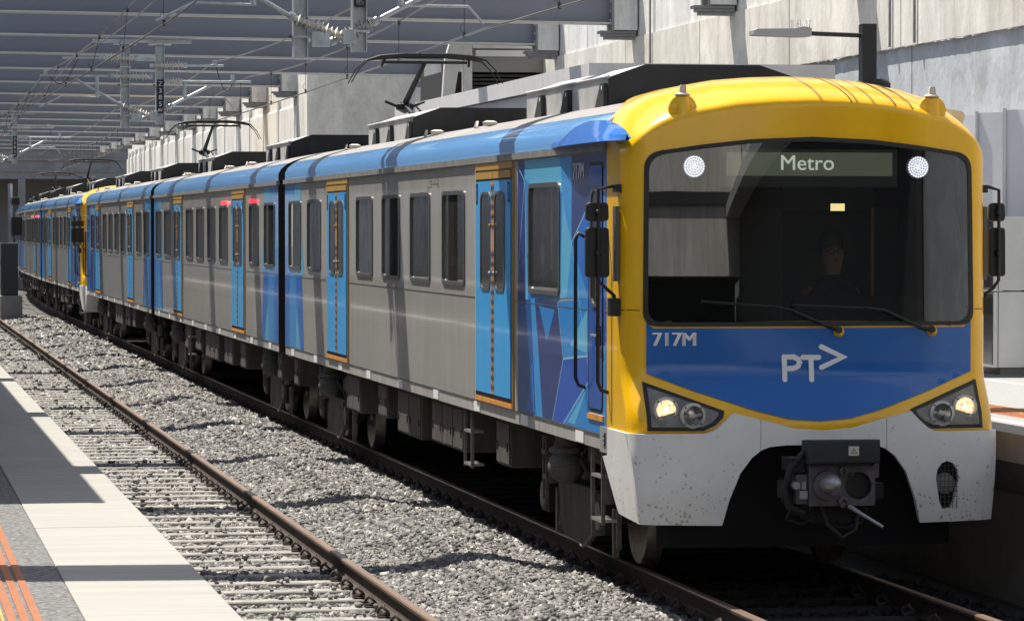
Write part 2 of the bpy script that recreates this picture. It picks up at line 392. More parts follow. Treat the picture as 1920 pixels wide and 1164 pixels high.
def hnoise(x, y, f, seed):
    r = np.random.default_rng(seed); s = 0
    for k in range(7):
        a = r.uniform(0, 2*np.pi); ff = f*r.uniform(.5, 2.0); s = s + np.sin((x*np.cos(a)+y*np.sin(a))*ff + r.uniform(0, 6.28))
    return s/7
def ballast_h(X, Y):
    """height of the ballast surface at lateral X, chainage Y (rail top is 0)"""
    mound = .10*np.exp(-((X-5.15)/.42)**2)*(1+.9*hnoise(X, Y, 1.6, 3)) + .035*hnoise(X, Y, 3.5, 5)
    base = -.209 + .012*hnoise(X, Y, 9, 8)
    cover = .052/(1+np.exp(-(X-4.20)/.02))/(1+np.exp((X-6.10)/.02))
    return base + cover + np.where((X > 4.45) & (X < 6.0), mound, mound*.25)
nx, ys = 46, np.concatenate([np.arange(10, 60, .14), np.arange(60, 120, .35), np.arange(120, 210, 1.5)])
xs = np.linspace(1.35, 9.1, nx)
XX, YY = np.meshgrid(xs, ys); HH = ballast_h(XX, YY)
b = MB(); verts = [path(XX[i, j], YY[i, j], HH[i, j]) for i in range(len(ys)) for j in range(nx)]
b.add(verts, [(i*nx+j, i*nx+j+1, (i+1)*nx+j+1, (i+1)*nx+j) for i in range(len(ys)-1) for j in range(nx-1)], 'ballast_base')
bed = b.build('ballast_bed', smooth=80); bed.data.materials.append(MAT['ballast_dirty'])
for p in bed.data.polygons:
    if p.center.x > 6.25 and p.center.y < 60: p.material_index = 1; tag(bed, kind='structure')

SLEEPER_PITCH = 0.69
def stones():
    P = []; S = []
    def zone(x0, x1, y0, y1, dens, r0, r1):
        n = int((x1-x0)*(y1-y0)*dens); x = rng.uniform(x0, x1, n); y = rng.uniform(y0, y1, n)
        r = np.clip(rng.lognormal(math.log((r0+r1)/2*.93), .27, n), r0*.55, r1*1.45)
        for cx in (NX, CX):                               # keep most stones off the sleeper tops and rails
            d = np.abs(x-cx); ph = ((y-14.0)/SLEEPER_PITCH) % 1.0; ph = np.minimum(ph, 1-ph)*SLEEPER_PITCH
            on = (d < 1.02) & (ph < .098); keep = ~on | (rng.uniform(0, 1, n) < .022)
            keep &= np.abs(d-.835) > .075
            x, y, r = x[keep], y[keep], r[keep]; n = len(x)
        z = ballast_h(x, y) + rng.uniform(-.010, .012, n)
        for cx in (NX, CX):
            ph = ((y-14.0)/SLEEPER_PITCH) % 1.0; ph = np.minimum(ph, 1-ph)*SLEEPER_PITCH
            z = np.where((np.abs(x-cx) < 1.02) & (ph < .095), -.163+r*.4, z)
        P.append(np.stack([x, y, z], 1)); S.append(r)
    zone(2.7, 6.35, 22.5, 34, 1250, .016, .031)
    zone(2.7, 6.35, 34, 48, 800, .020, .034)
    zone(2.7, 6.35, 48, 72, 420, .026, .041)
    zone(2.9, 6.35, 72, 116, 130, .042, .062)
    zone(1.6, 2.7, 20, 60, 130, .03, .045)
    zone(6.35, 8.8, 23, 29, 260, .024, .038)
    P = np.concatenate(P); S = np.concatenate(S); n = len(P)
    cube = np.array([[a, b_, c] for c in (-1, 1) for b_ in (-1, 1) for a in (-1, 1)], float)*.62
    V = np.repeat(cube[None], n, 0) + rng.uniform(-.42, .42, (n, 8, 3))
    V *= (S[:, None, None])*rng.uniform(.65, 1.35, (n, 1, 3)); V[:, :, 2] *= .8
    ax = rng.normal(size=(n, 3)); ax /= np.linalg.norm(ax, axis=1)[:, None]; th = rng.uniform(0, 2*np.pi, n)
    c = np.cos(th)[:, None, None]; s = np.sin(th)[:, None, None]; A = ax[:, None, :]
    V = V*c + np.cross(np.broadcast_to(A, V.shape), V)*s + A*np.sum(A*V, 2, keepdims=True)*(1-c)
    V = (V + P[:, None, :]).reshape(-1, 3)
    quads = np.array([(0, 2, 3, 1), (4, 5, 7, 6), (0, 1, 5, 4), (2, 6, 7, 3), (0, 4, 6, 2), (1, 3, 7, 5)])
    F = (quads[None]+8*np.arange(n)[:, None, None]).reshape(-1)
    me = bpy.data.meshes.new('ballast_stones'); me.vertices.add(len(V)); me.vertices.foreach_set('co', V.ravel())
    nf = n*6; me.loops.add(nf*4); me.loops.foreach_set('vertex_index', F)
    me.polygons.add(nf); me.polygons.foreach_set('loop_start', np.arange(nf)*4); me.polygons.foreach_set('loop_total', np.full(nf, 4))
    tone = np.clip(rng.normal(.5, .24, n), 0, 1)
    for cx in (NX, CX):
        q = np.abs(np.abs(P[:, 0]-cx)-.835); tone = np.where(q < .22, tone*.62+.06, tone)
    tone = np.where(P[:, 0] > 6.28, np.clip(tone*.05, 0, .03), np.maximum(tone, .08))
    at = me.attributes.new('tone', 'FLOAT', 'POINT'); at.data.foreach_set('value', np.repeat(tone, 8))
    me.materials.append(MAT['stones']); me.update(calc_edges=True)
    o = bpy.data.objects.new('ballast_stones', me); COL.objects.link(o)
    tag(o, 'grey crushed stone ballast heaped around and between the two tracks', 'ballast', kind='stuff')
stones()

# rails
def rail_profile(side):
    h = .172
    pts = [(-.075, -h), (-.075, -h+.011), (-.02, -h+.028), (-.009, -h+.045), (-.009, -.045), (-.034, -.034), (-.036, -.012), (-.028, 0),
           (.028, 0), (.036, -.012), (.034, -.034), (.009, -.045), (.009, -h+.045), (.02, -h+.028), (.075, -h+.011), (.075, -h)]
    mats = ['rail_web']*16
    for k in (6, 7, 8): mats[k] = 'rail_head'
    return pts, mats
RL = [(NX-.835, 'rusty rail of the empty track, on the side by the left platform edge', 8, 190),
      (NX+.835, 'rusty brown rail lying beside the wide ballast strip between the two tracks', 8, 190),
      (CX-.835, 'dark rail in shade under the left wheels of the train', 8, 200),
      (CX+.835, 'rail under the train on the side next to the far platform', 8, 200)]
for lat, lab, a, b_ in RL:
    p, m = rail_profile(0); o = sweep(p, m, lat, a, b_, mb=MB()).build('rail', smooth=40)
    tag(o, lab, 'rail', 'running rails of the two tracks')

# sleepers with clips
def make_sleeper(sm='sleeper'):
    r = empty('sleeper', (0, 0, 0))
    m = MB(); z1 = -.168; z0 = -.34
    prof = [(-.13, z0), (-.105, z1-.01), (-.095, z1), (.095, z1), (.105, z1-.01), (.13, z0)]
    m.prism(prof, 'x', -1.29, 1.29, sm); m.build('concrete_beam', r)
    for sx in (-1, 1):
        x = sx*.835
        for s2 in (-1, 1):
            c = MB(); xx = x + s2*.118
            c.box(xx-.045, xx+.045, -.045, .045, z1-.002, z1+.014, 'clip')
            pts = [(xx + s2*(.03-.06*k_/12)+.012*s2*math.sin(k_), .052*math.cos(-.6+4.4*k_/12), z1+.05+.045*math.sin(-.6+4.4*k_/12)) for k_ in range(13)]
            c.tube(pts, .012, 'clip', 6); c.cyl((xx-.045, 0, z1+.014), (xx-.045+.09, 0, z1+.03), .018, 'clip', 6)
            c.build('rail_clip', r, smooth=50)
    return r
protos = [make_sleeper(), make_sleeper('sleeper_dark')]
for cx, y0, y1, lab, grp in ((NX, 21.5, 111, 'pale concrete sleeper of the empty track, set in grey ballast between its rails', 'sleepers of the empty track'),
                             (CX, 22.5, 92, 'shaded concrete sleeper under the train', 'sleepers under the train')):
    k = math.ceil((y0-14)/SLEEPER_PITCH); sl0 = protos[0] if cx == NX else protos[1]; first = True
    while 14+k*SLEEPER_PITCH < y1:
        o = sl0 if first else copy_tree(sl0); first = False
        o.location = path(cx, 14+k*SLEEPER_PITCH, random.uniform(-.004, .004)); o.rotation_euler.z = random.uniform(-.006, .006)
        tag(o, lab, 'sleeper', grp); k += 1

# near (left) platform
PZ = 1.2
def slab_platform(name, x0, x1, y0, y1, topmat, z=PZ, th=.3):
    m = MB(); m.box(x0, x1, y0, y1, z-th, z, topmat); o = m.build(name); tag(o, kind='structure'); return o
slab_platform('platform', -9.05, .874, -8, 118, 'asphalt', th=.6)
m = MB(); y = 4.1 - 9.8
while y < 113: m.box(.88, 1.53, y+.008, y+4.922, PZ-.22, PZ+.001, 'platform_white'); y += 4.94
tag(m.build('platform', bevel=.006), kind='structure')
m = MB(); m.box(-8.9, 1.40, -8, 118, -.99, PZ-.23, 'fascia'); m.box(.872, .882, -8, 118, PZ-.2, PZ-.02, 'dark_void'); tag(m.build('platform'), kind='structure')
m = MB()
for i, x in enumerate((.665, .612, .559, .50, .45, .395)):
    yy = 13.6
    while yy < 19.9 + (i > 2)*.4:
        m.box(x, x+.036, yy, yy+.017, PZ, PZ+.006, 'tactile_orange'); yy += .024
    m.box(x, x+.036, 20.4, 112, PZ, PZ+.006, 'tactile_orange')
o = m.build('tactile_strip'); tag(o, 'orange ribbed tactile strips along the asphalt of the near platform', 'tactile strip')
m = MB()
for x in (.33, .28, .23):
    yy = 13.6
    while yy < 19.9: m.box(x, x+.036, yy, yy+.017, PZ, PZ+.006, 'tactile_yellow'); yy += .024
m.box(.375, .39, 13.6, 19.9, PZ, PZ+.005, 'tactile_yellow'); m.box(.519, .545, 13.6, 16.3, PZ, PZ+.005, 'tactile_yellow')
o = m.build('tactile_strip'); tag(o, 'yellow ribbed tactile strips at the bottom left corner of the near platform', 'tactile strip')

# far (right) platform behind the train
RX = CX + 1.77
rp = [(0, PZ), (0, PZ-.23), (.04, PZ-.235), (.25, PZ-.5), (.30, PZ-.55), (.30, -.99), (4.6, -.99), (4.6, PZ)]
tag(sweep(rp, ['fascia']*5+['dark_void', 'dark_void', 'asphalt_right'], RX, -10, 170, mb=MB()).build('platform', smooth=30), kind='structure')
for x0, x1, mm, nm, lab in ((9.40, 9.49, 'line_white', 'marking_line', 'white painted line near the far platform edge'),
                            (11.79, 11.85, 'line_white', 'marking_line', 'thin white painted line farther back on the far platform, in front of the steel cabinet')):
    m = MB(); m.box(x0, x1, 5, 110, PZ+.001, PZ+.005, mm); tag(m.build(nm), lab, 'painted line')
m = MB()
yy = 24
while yy < 40:
    for i in range(8): m.cyl((9.78+i*.055, yy, PZ), (9.78+i*.055, yy, PZ+.006), .018, 'tactile_yellow' if i in (3, 4) else 'tactile_orange', 6)
    yy += .055
m.box(9.74, 10.2, 24, 40, PZ+.0005, PZ+.003, 'tactile_orange')
tag(m.build('tactile_strip'), 'orange and yellow studded tactile strip on the far platform behind the train', 'tactile strip')

# ---------------------------------------------------------------- retaining walls
def wall(name, lab, segs):
    r = empty(name, segs[0][1:4] if False else (0, 0, 0)); tag(r, lab, 'retaining wall')
    for nm, x0, x1, y0, y1, z0, z1, mm in segs:
        b_ = MB(); n = max(1, int((y1-y0)/5)); b_.box(x0, x1, y0, y1, z0, z1, mm); b_.build(nm, r)
    return r
WX = 13.30
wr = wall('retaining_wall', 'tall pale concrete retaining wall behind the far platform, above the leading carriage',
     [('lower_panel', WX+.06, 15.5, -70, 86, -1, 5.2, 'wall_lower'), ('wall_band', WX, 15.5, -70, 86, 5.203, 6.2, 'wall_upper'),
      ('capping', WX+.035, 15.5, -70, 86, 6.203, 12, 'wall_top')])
# chipped ragged edge under the band and along the capping
def ragged(y0, y1, z, x, amp, parent, name, m_, down=True, step=.09, th=.04):
    b_ = MB(); n = int((y1-y0)/step); ya = [y0+step*i for i in range(n+1)]; r_ = random.Random(int(z*100))
    za = [z-(r_.random()**3)*amp for _ in ya]
    for i in range(n):
        vs = [(x, ya[i], z+.004), (x, ya[i+1], z+.004), (x, ya[i+1], za[i+1]), (x, ya[i], za[i]),
              (x+th, ya[i], z+.004), (x+th, ya[i+1], z+.004), (x+th, ya[i+1], za[i+1]), (x+th, ya[i], za[i])]
        b_.add(vs, [(0, 1, 2, 3), (3, 2, 6, 7), (0, 4, 5, 1), (4, 7, 6, 5)], m_)
    b_.build(name, parent)
ragged(20, 86, 5.2, WX+.002, .022, wr, 'chipped_edge', 'wall_upper')
ragged(20, 86, 6.2, WX+.036, .05, wr, 'chipped_edge', 'wall_top', th=.02)
wf = empty('retaining_wall', (0, 86, 0)); tag(wf, 'bright far concrete wall of upright panels, set closer to the tracks beyond the step', 'retaining wall')
FWX = 10.75
m = MB(); m.box(FWX, WX+2, 86.0, 88.0, -1, 12, 'wall_far'); o = m.build('end_face', wf); o.location = (0, -86, 0)
prof = [(0, -1), (0, 5.95), (.06, 6.0), (.06, 12), (2, 12), (2, -1)]
o = sweep(prof, 'wall_far', FWX, 87.9, 160, mb=MB()).build('wall_panel', wf); o.location = (0, -86, 0)
for k in range(20):
    s = 88.6+3.55*k
    if s > 159: break
    b_ = MB(); pa = path(FWX-.02, s); b_.box(pa.x, pa.x+.1, s, s+.16, 1, 6.2, 'wall_top'); o = b_.build('pilaster', wf); o.location = (0, -86, 0)
for yy, za, zb_ in ((44.2, 5.22, 5.95), (43.1, 5.22, 6.05), (58.5, 5.3, 7.5)):
    m = MB(); m.cyl((WX-.03, yy, za), (WX-.03, yy, zb_), .018, 'plate_steel', 8); m.build('drain_pipe', wr)
# left retaining wall, out of frame but seen in reflections
wl_ = wall('retaining_wall', 'concrete retaining wall behind the near platform', [('lower_panel', -11, -9.1, -70, 170, -1, 4.5, 'wall_lower'), ('wall_band', -11, -9.2, -70, 170, 4.503, 9, 'wall_upper')])
m = MB(); m.box(-6.5, .37, 22.0, 135, 4.15, 4.35, 'canopy_mid'); m.box(.372, .44, 22.0, 135, 4.05, 4.42, 'canopy_mid')
ew = empty('concourse_wall', (1, -30, 0)); tag(ew, 'sunlit concrete end wall behind the camera, seen mirrored in the windscreen', 'wall')
m2 = MB(); m2.box(-12, 12.2, -1.2, 0, 3.9, 13, 'wall_upper'); m2.build('upper_wall', ew)
m2 = MB(); m2.box(-12, 12.2, .003, .14, 5.6, 5.9, 'canopy_dark'); m2.box(-12, 12.2, -9, -1.2, 3.9, 4.1, 'canopy_dark'); m2.box(-12, 12.2, -9.3, -9, -1, 4.0, 'canopy_dark'); m2.build('dark_recess', ew)
cr = empty('unseen_canopy', (10.6, -30, 0)); tag(cr, 'unseen flat canopy added behind the camera to darken the windscreen reflection', 'canopy')  # canopy and dark screen added out of view to shade the mirrored wall
m2 = MB(); m2.box(.6, 2.6, 0, 47, 5.3, 5.6, 'canopy_white'); m2.build('roof_slab', cr)
m2 = MB(); m2.box(2.3, 2.5, 0, 47, 1.2, 5.3, 'canopy_dark'); m2.build('refl_screen', cr)
cn = empty('unseen_canopy', (0, 22, 0)); tag(cn, 'unseen flat canopy over the near platform whose shadow darkens the pale edging', 'canopy')
o = m.build('roof_slab', cn); o.location = (0, -22, 0)
for yy in range(26, 130, 10):
    m = MB(); m.cyl((-3, yy, PZ), (-3, yy, 4.15), .12, 'lamp_post', 12); o = m.build('post', cn, smooth=40); o.location = (0, -22, 0)

# ---------------------------------------------------------------- roof struts (steel beams) over the cutting
BS = -.11; BT = -.016; BD = 1.0
def beam_z(x): return 6.54 + BT*(x-5)
def make_beam(xr):
    r = empty('steel_beam', (0, 0, 0)); xl = -9.1; ang = math.atan(BS)
    def P(x, dy, z): return (x, BS*(x-4.8)+dy, z)
    def bar(x0, x1, d0, d1, z0, z1, mm, mb):
        vs = [P(x, d, beam_z(x)+z) for z in (z0, z1) for d in (d0, d1) for x in (x0, x1)]
        mb.add(vs, [(0, 2, 3, 1), (4, 5, 7, 6), (0, 1, 5, 4), (2, 6, 7, 3), (0, 4, 6, 2), (1, 3, 7, 5)], mm)
    m = MB(); bar(xl, xr, -.19, .19, 0, .035, 'flange_lit', m); bar(xl, xr, -.19, .19, BD-.035, BD, 'steel_beam', m)
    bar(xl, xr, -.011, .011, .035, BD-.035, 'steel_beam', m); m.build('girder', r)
    m = MB()
    bar(xr, xr+.035, -.24, .24, -.12, BD+.1, 'plate_steel', m); m.build('end_plate', r)
    m = MB()
    for z in np.arange(0.06, BD, .17):
        for d in (-.16, .16):
            p = P(xr-.03, d, beam_z(xr)+z); m.cyl(p, (p[0]+.03, p[1], p[2]), .026, 'galv', 6)
    m.build('bolts', r)
    m = MB(); x0 = xr+.036; x1 = xr+.44
    for i, zz in enumerate((-.13, -.18, -.23)):
        bar(x0-.22+.05*i, x1, -.17+.02*i, .17-.02*i, zz-.028, zz+.018, 'plate_steel', m)
    bar(x0, x1, -.26, .26, -.10, BD+.15, 'wall_top', m)
    m.build('bracket', r)
    return r
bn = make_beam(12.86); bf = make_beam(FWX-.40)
BY0 = 18.35; BP = 7.08
names = ['nearest', 'second', 'third', 'fourth', 'fifth', 'sixth', 'seventh', 'eighth', 'ninth', 'tenth', 'eleventh', 'twelfth', 'thirteenth', 'fourteenth', 'fifteenth', 'sixteenth', 'seventeenth', 'eighteenth', 'nineteenth', 'twentieth', 'twenty-first', 'twenty-second']
usedn = usedf = False
vis = 0
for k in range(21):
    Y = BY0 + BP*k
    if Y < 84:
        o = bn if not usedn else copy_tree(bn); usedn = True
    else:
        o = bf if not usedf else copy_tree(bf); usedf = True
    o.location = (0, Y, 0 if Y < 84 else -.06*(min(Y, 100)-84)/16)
    lab = ('grey steel roof strut above the top of the photo' if k < 5 else
           f'grey steel roof strut crossing the cutting, {names[k-5]} from the camera of those in view')
    tag(o, lab, 'steel beam', 'steel struts across the cutting')

# ---------------------------------------------------------------- far end of the cutting
mat('portal_in', (.34, .35, .36), .9, emit=(.5, .55, .65), estr=.0)
pe = empty('tunnel_portal', (5, 172, 0)); tag(pe, 'grey concrete tunnel portal with a dark opening where the tracks disappear', 'tunnel')
m = MB(); m.box(-14, 20, 0, 1.5, 5.25, 13, 'portal'); m.build('header_wall', pe)
m = MB(); m.box(-14, 20, 5, 6, -1, 6, 'portal_in'); m.box(-14, 20, 1.5, 5, 5.3, 5.6, 'dark_void'); m.box(8.6, 9.4, .6, 5, -1, 5.3, 'portal_in'); m.build('opening', pe)
for j, x in enumerate((-4.6, -1.2, 2.2)):
    m = MB(); m.box(x, x+.35, -.2, .3, -1, 5.24, 'portal'); m.build('column', pe)
m = MB()
for k in range(7): m.box(-13.9, 19.9, -.06-.02*k, .0-.01, 5.6+.55*k, 5.72+.55*k, 'plate_steel')
m.build('louvre', pe)
eb = empty('equipment_box', (4.18, 113.5, -.35)); tag(eb, 'grey equipment box on a plinth at the far left beside the last carriage', 'equipment box')
m = MB(); m.box(-.03, .68, -.5, .5, -.1, 1.0, 'fascia'); m.build('plinth', eb, bevel=.02)
m = MB(); m.box(0, .55, -.4, .4, 1.005, 2.7, 'canopy_dark'); m.build('cabinet', eb, bevel=.02)
sg = empty('signal_post', (4.60, 116, 0)); tag(sg, 'grey signal mast with dark heads beside the last carriage', 'signal')
m = MB(); m.cyl((0, 0, -.2), (0, 0, 4.3), .075, 'galv', 10); m.build('mast', sg, smooth=40)
m = MB(); m.box(.05, .38, -.3, -.1, 2.6, 3.2, 'black'); m.build('signal_head', sg, bevel=.02)
m = MB(); m.box(.05, .3, -.3, -.1, 3.6, 3.85, 'black'); m.build('signal_head', sg, bevel=.02)

# ---------------------------------------------------------------- overhead line equipment
def ins_tube(mb, a, b_, r=.034, R=.092, n=9):
    a = Vector(a); b_ = Vector(b_); d = b_-a; L_ = d.length; u = d/L_
    mb.cyl(a, b_, r, 'insulator', 10)
    for i in range(n):
        c = a+u*L_*(.12+.76*i/(n-1)); rr = R if i % 2 == 0 else R*.8
        mb.cyl(c-u*.012, c+u*.004, rr*.45, 'insulator', 12, r2=rr, cap=False); mb.cyl(c+u*.004, c+u*.012, rr, 'insulator', 12, r2=rr*.5, cap=False)
    for c in (a, b_): mb.cyl(c-u*.035, c+u*.035, r*1.5, 'galv', 10)
def make_ole(sign, near=False):
    """two drop posts under a strut with cantilever arms to both tracks, local x measured from X=5.27"""
    out = []
    def post(x, zb, lab, plate=None):
        r = empty('drop_post', (0, 0, 0)); tag(r, lab, 'drop post')
        m = MB(); w_, f = .085, .075
        m.box(x-w_, x-w_+.014, -f, f, zb, 6.5, 'galv'); m.box(x+w_-.014, x+w_, -f, f, zb, 6.5, 'galv'); m.box(x-w_+.014, x+w_-.014, -.008, .008, zb, 6.5, 'galv')
        m.build('column', r)
        m = MB(); m.box(x-.22, x+.22, -.17, .17, 6.40, 6.425, 'galv'); m.box(x-.62, x+.62, -.05, .05, 6.43, 6.5, 'galv'); m.build('head_plate', r)
        for z in (zb+.22, 5.95, 5.6):
            m = MB(); m.box(x-w_-.03, x+w_+.03, -.10, .10, z, z+.03, 'galv'); m.cyl((x-w_-.06, -.09, z+.015), (x-w_-.02, -.09, z+.015), .02, 'wire_dark', 6); m.build('clamp_band', r)
        if plate:
            m = MB(); n = len(plate); top, bot = (5.72, 5.07)
            if near: top, bot = (5.99, 5.36)
            m.box(x-.062, x+.062, -.10, -.085, bot, top, 'sign_black')
            sp = (top-bot-.04)/ (len(plate)-.35)
            for i, ch in enumerate(plate):
                zc = top-.02-sp*(i+.5); sz = .135 if len(ch) == 1 else .085
                if len(ch) > 1: zc += .015
                text_mesh(ch, sz, m, lambda u, v, zc=zc: (x+u, -.104, zc+v), 'text_white', bold=.004)
            m.build('number_plate', r)
        return r
    A, B = -.36, .32
    out.append(post(A, 4.78, 'galvanised drop post, left of its pair'))
    out.append(post(B, 4.85, 'galvanised drop post with number plate', plate=sign))
    def arm(parts, lab):
        r = empty('cantilever_arm', (0, 0, 0)); tag(r, lab, 'overhead arm')
        for kind, a, b_, *rr in parts:
            m = MB(); a = (a[0]-5.27, rr[1] if len(rr) > 1 else -.12, a[1]); b_ = (b_[0]-5.27, rr[1] if len(rr) > 1 else -.12, b_[1])
            if kind == 'ins': ins_tube(m, a, b_, n=10 if Vector(a).__sub__(Vector(b_)).length > .5 else 5); m.build('insulator', r, smooth=40)
            elif kind == 'tube': m.cyl(a, b_, rr[0] if rr else .024, 'galv', 10); m.build('tube', r, smooth=40)
            elif kind == 'clamp':
                m.box(min(a[0], b_[0])-.035, max(a[0], b_[0])+.035, -.17, -.07, min(a[2], b_[2])-.03, max(a[2], b_[2])+.05, 'galv'); m.build('clamp', r)
            elif kind == 'jump':
                pts = [Vector(a).lerp(Vector(b_), t)+Vector((0, 0, -.32*math.sin(math.pi*t))) for t in [i/12 for i in range(13)]]
                m.tube(pts, .009, 'wire_dark', 6); m.build('jumper_cable', r, smooth=60)
        return r
    out.append(arm([('tube', (3.70, 6.13), (4.45, 6.13)), ('ins', (4.45, 6.13), (5.12, 6.13)), ('clamp', (5.14, 6.11), (5.46, 6.11)), ('clamp', (3.96, 6.13), (3.96, 6.17)),
                    ('tube', (3.26, 5.78), (4.66, 5.78)), ('ins', (4.66, 5.78), (5.40, 5.78)), ('clamp', (3.37, 5.80), (3.37, 5.86)),
                    ('tube', (3.96, 5.71), (4.77, 5.25), .03), ('ins', (4.80, 5.24), (5.42, 5.0), .04),
                    ('tube', (4.36, 5.36), (4.36, 5.77), .035), ('tube', (3.68, 5.39), (4.36, 5.37), .016), ('tube', (3.25, 5.17), (3.68, 5.39), .016),
                    ('clamp', (5.42, 4.97), (5.5, 5.05)), ('jump', (3.40, 5.82), (3.99, 6.10))], 'cantilever arm reaching left over the empty track'))
    out.append(arm([('ins', (5.42, 6.0), (6.08, 6.0)), ('tube', (6.08, 6.0), (6.82, 6.0)), ('clamp', (6.65, 6.0), (6.65, 6.06)),
                    ('ins', (5.70, 5.69), (5.98, 5.69)), ('tube', (5.98, 5.69), (7.36, 5.69)), ('clamp', (7.0, 5.7), (7.0, 5.78)),
                    ('tube', (6.58, 5.62), (5.80, 5.22), .03), ('ins', (5.77, 5.2), (5.28, 4.97), .04, -.02), ('clamp', (5.06, 4.93), (5.2, 5.02)),
                    ('tube', (6.06, 5.38), (6.06, 5.69), .035), ('tube', (6.06, 5.38), (6.84, 5.38), .016), ('tube', (6.84, 5.38), (7.02, 5.18), .016),
                    ('jump', (6.68, 5.97), (7.03, 5.72))], 'cantilever arm reaching right over the train'))
    return out
def place_ole(objs, X, Y, where, dz=0):
    for o in objs:
        o.location = (X, Y, dz); o['label'] = o['label'] + ' ' + where
        o['group'] = 'overhead line supports'
beamY = lambda x, k: BY0+BP*k + BS*(x-4.8)
near_set = make_ole(['Z', '3', '8', '5', '85'], True)
for o in near_set: o.hide_render = False
set2 = make_ole(['Z', '3', '8', '5', '87'])
place_ole(near_set, 5.22, beamY(5.2, 3)-.02, 'at the top edge of the photo')
place_ole(set2, 5.27, beamY(5.2, 7)-.02, 'left of the middle of the view')
set3 = [copy_tree(o) for o in set2]
for o, s in zip(set3, near_set): o['label'] = s['label'].replace(' at the top edge of the photo', '')
place_ole(set3, 4.2, beamY(4.2, 13)-.02, 'far off above the rear carriages')

def wire(pts, r, lab, cat='overhead wire', name='overhead_wire', m_='wire'):
    b_ = MB(); b_.tube(pts, r, m_, 6); o = b_.build(name, smooth=60); tag(o, lab, cat, 'overhead wires of the two tracks'); return o
sup = [11.4, beamY(5, 3), beamY(5, 7), beamY(5, 11), beamY(5, 15), beamY(5, 19)]
def catenary(x_s, z_s, sag, s0=9):
    P = []
    for i in range(len(sup)-1):
        a, b_ = sup[i], sup[i+1]
        for k in range(10):
            t = k/10; P.append(path(x_s[i % 2]*(1-t)+x_s[(i+1) % 2]*t, a+(b_-a)*t, z_s-4*sag*t*(1-t)))
    return P
zc = 5.13
W = {}
W['c1'] = catenary((CX+.17, CX-.17), zc, .02); wire(W['c1'], .0115, 'dark contact wire sagging low right over the train, touched by the pantographs')
W['m1'] = catenary((CX+.17, CX-.17), 5.80, .22); wire(W['m1'], .0115, 'messenger wire above the train holding droppers')
W['f1'] = catenary((6.65, 6.65), 6.08, .2); wire(W['f1'], .0115, 'upper feeder wire running above the messenger wire of the train')
W['c2'] = catenary((NX-.1, NX+.22), 5.2, .03); wire(W['c2'], .0115, 'dark contact wire over the empty track')
W['m2'] = catenary((NX+.2, NX+.2), 5.87, .2); wire(W['m2'], .0115, 'messenger wire with droppers over the empty track')
W['f2'] = catenary((3.96, 3.96), 6.2, .2); wire(W['f2'], .0115, 'upper feeder wire over the empty track')
def dropper(c, m_, i, f, lab):
    a = c[i].lerp(c[i+1], f); t = m_[i].lerp(m_[i+1], f); b_ = MB()
    b_.tube([a, a.lerp(t, .5), t], .0045, 'wire_dark', 5); b_.box(a.x-.015, a.x+.015, a.y-.02, a.y+.02, a.z-.02, a.z+.05, 'wire_dark'); b_.box(t.x-.015, t.x+.015, t.y-.02, t.y+.02, t.z-.05, t.z+.02, 'wire_dark')
    b_.tube([a+Vector((0, 0, .02)), a+Vector((-.05, 0, .09)), a+Vector((-.02, 0, .16)), a+Vector((0, 0, .12))], .004, 'wire_dark', 5)
    o = b_.build('dropper_wire'); tag(o, lab, 'dropper', 'droppers between messenger and contact wires')
for i in range(4, 44):
    if i % 2 == 0 or i > 30:
        dropper(W['c1'], W['m1'], i, .5, 'thin dropper between the wires over the train')
        dropper(W['c2'], W['m2'], i, .3, 'thin dropper between the wires over the empty track')
# ---------------------------------------------------------------- the train
mat('red_glow', (.6, .02, .03), .3, emit=(1, .05, .08), estr=.9)
ROOFP = [(-1.46, 3.50), (-1.46, 3.60), (-1.42, 3.67), (-1.35, 3.73), (-1.30, 3.757), (-1.24, 3.785), (-1.1, 3.83), (-.9, 3.885), (-.6, 3.94), (-.3, 3.965), (0, 3.975)]
ROOFP = ROOFP + [(-x, z) for x, z in ROOFP[-2::-1]]
def zt(x):
    for i in range(len(ROOFP)-1):
        a, b_ = ROOFP[i], ROOFP[i+1]
        if a[0] <= x <= b_[0] and b_[0] > a[0]: return a[1]+(b_[1]-a[1])*(x-a[0])/(b_[0]-a[0])
    return 3.6
def zn(x):
    '''the moulded nose stands a little higher than the roof'''
    u = max(0, min(1, (1.43-abs(x))/.35)); return zt(x) + .062*u*u*(3-2*u)
def Yf(x, z):
    y = .50 + .10*(x/1.3)**2
    a = max(0, (abs(x)-1.29)/.17); a = min(a, 1); y += .16*(1-math.sqrt(max(0, 1-a*a)))
    t = max(0, min(1, (z-1.3)/.45)); y += .21*t*t*(3-2*t) + .02*max(0, z-2.1)
    top = zn(max(-1.44, min(1.44, x))); b_ = (z-(top-.24))/.24
    if b_ > 0: b_ = min(b_, 1); y += .62*(b_*b_*(1.6-.6*b_)) + .22*(1-math.sqrt(max(0, 1-b_**6)))
    return y
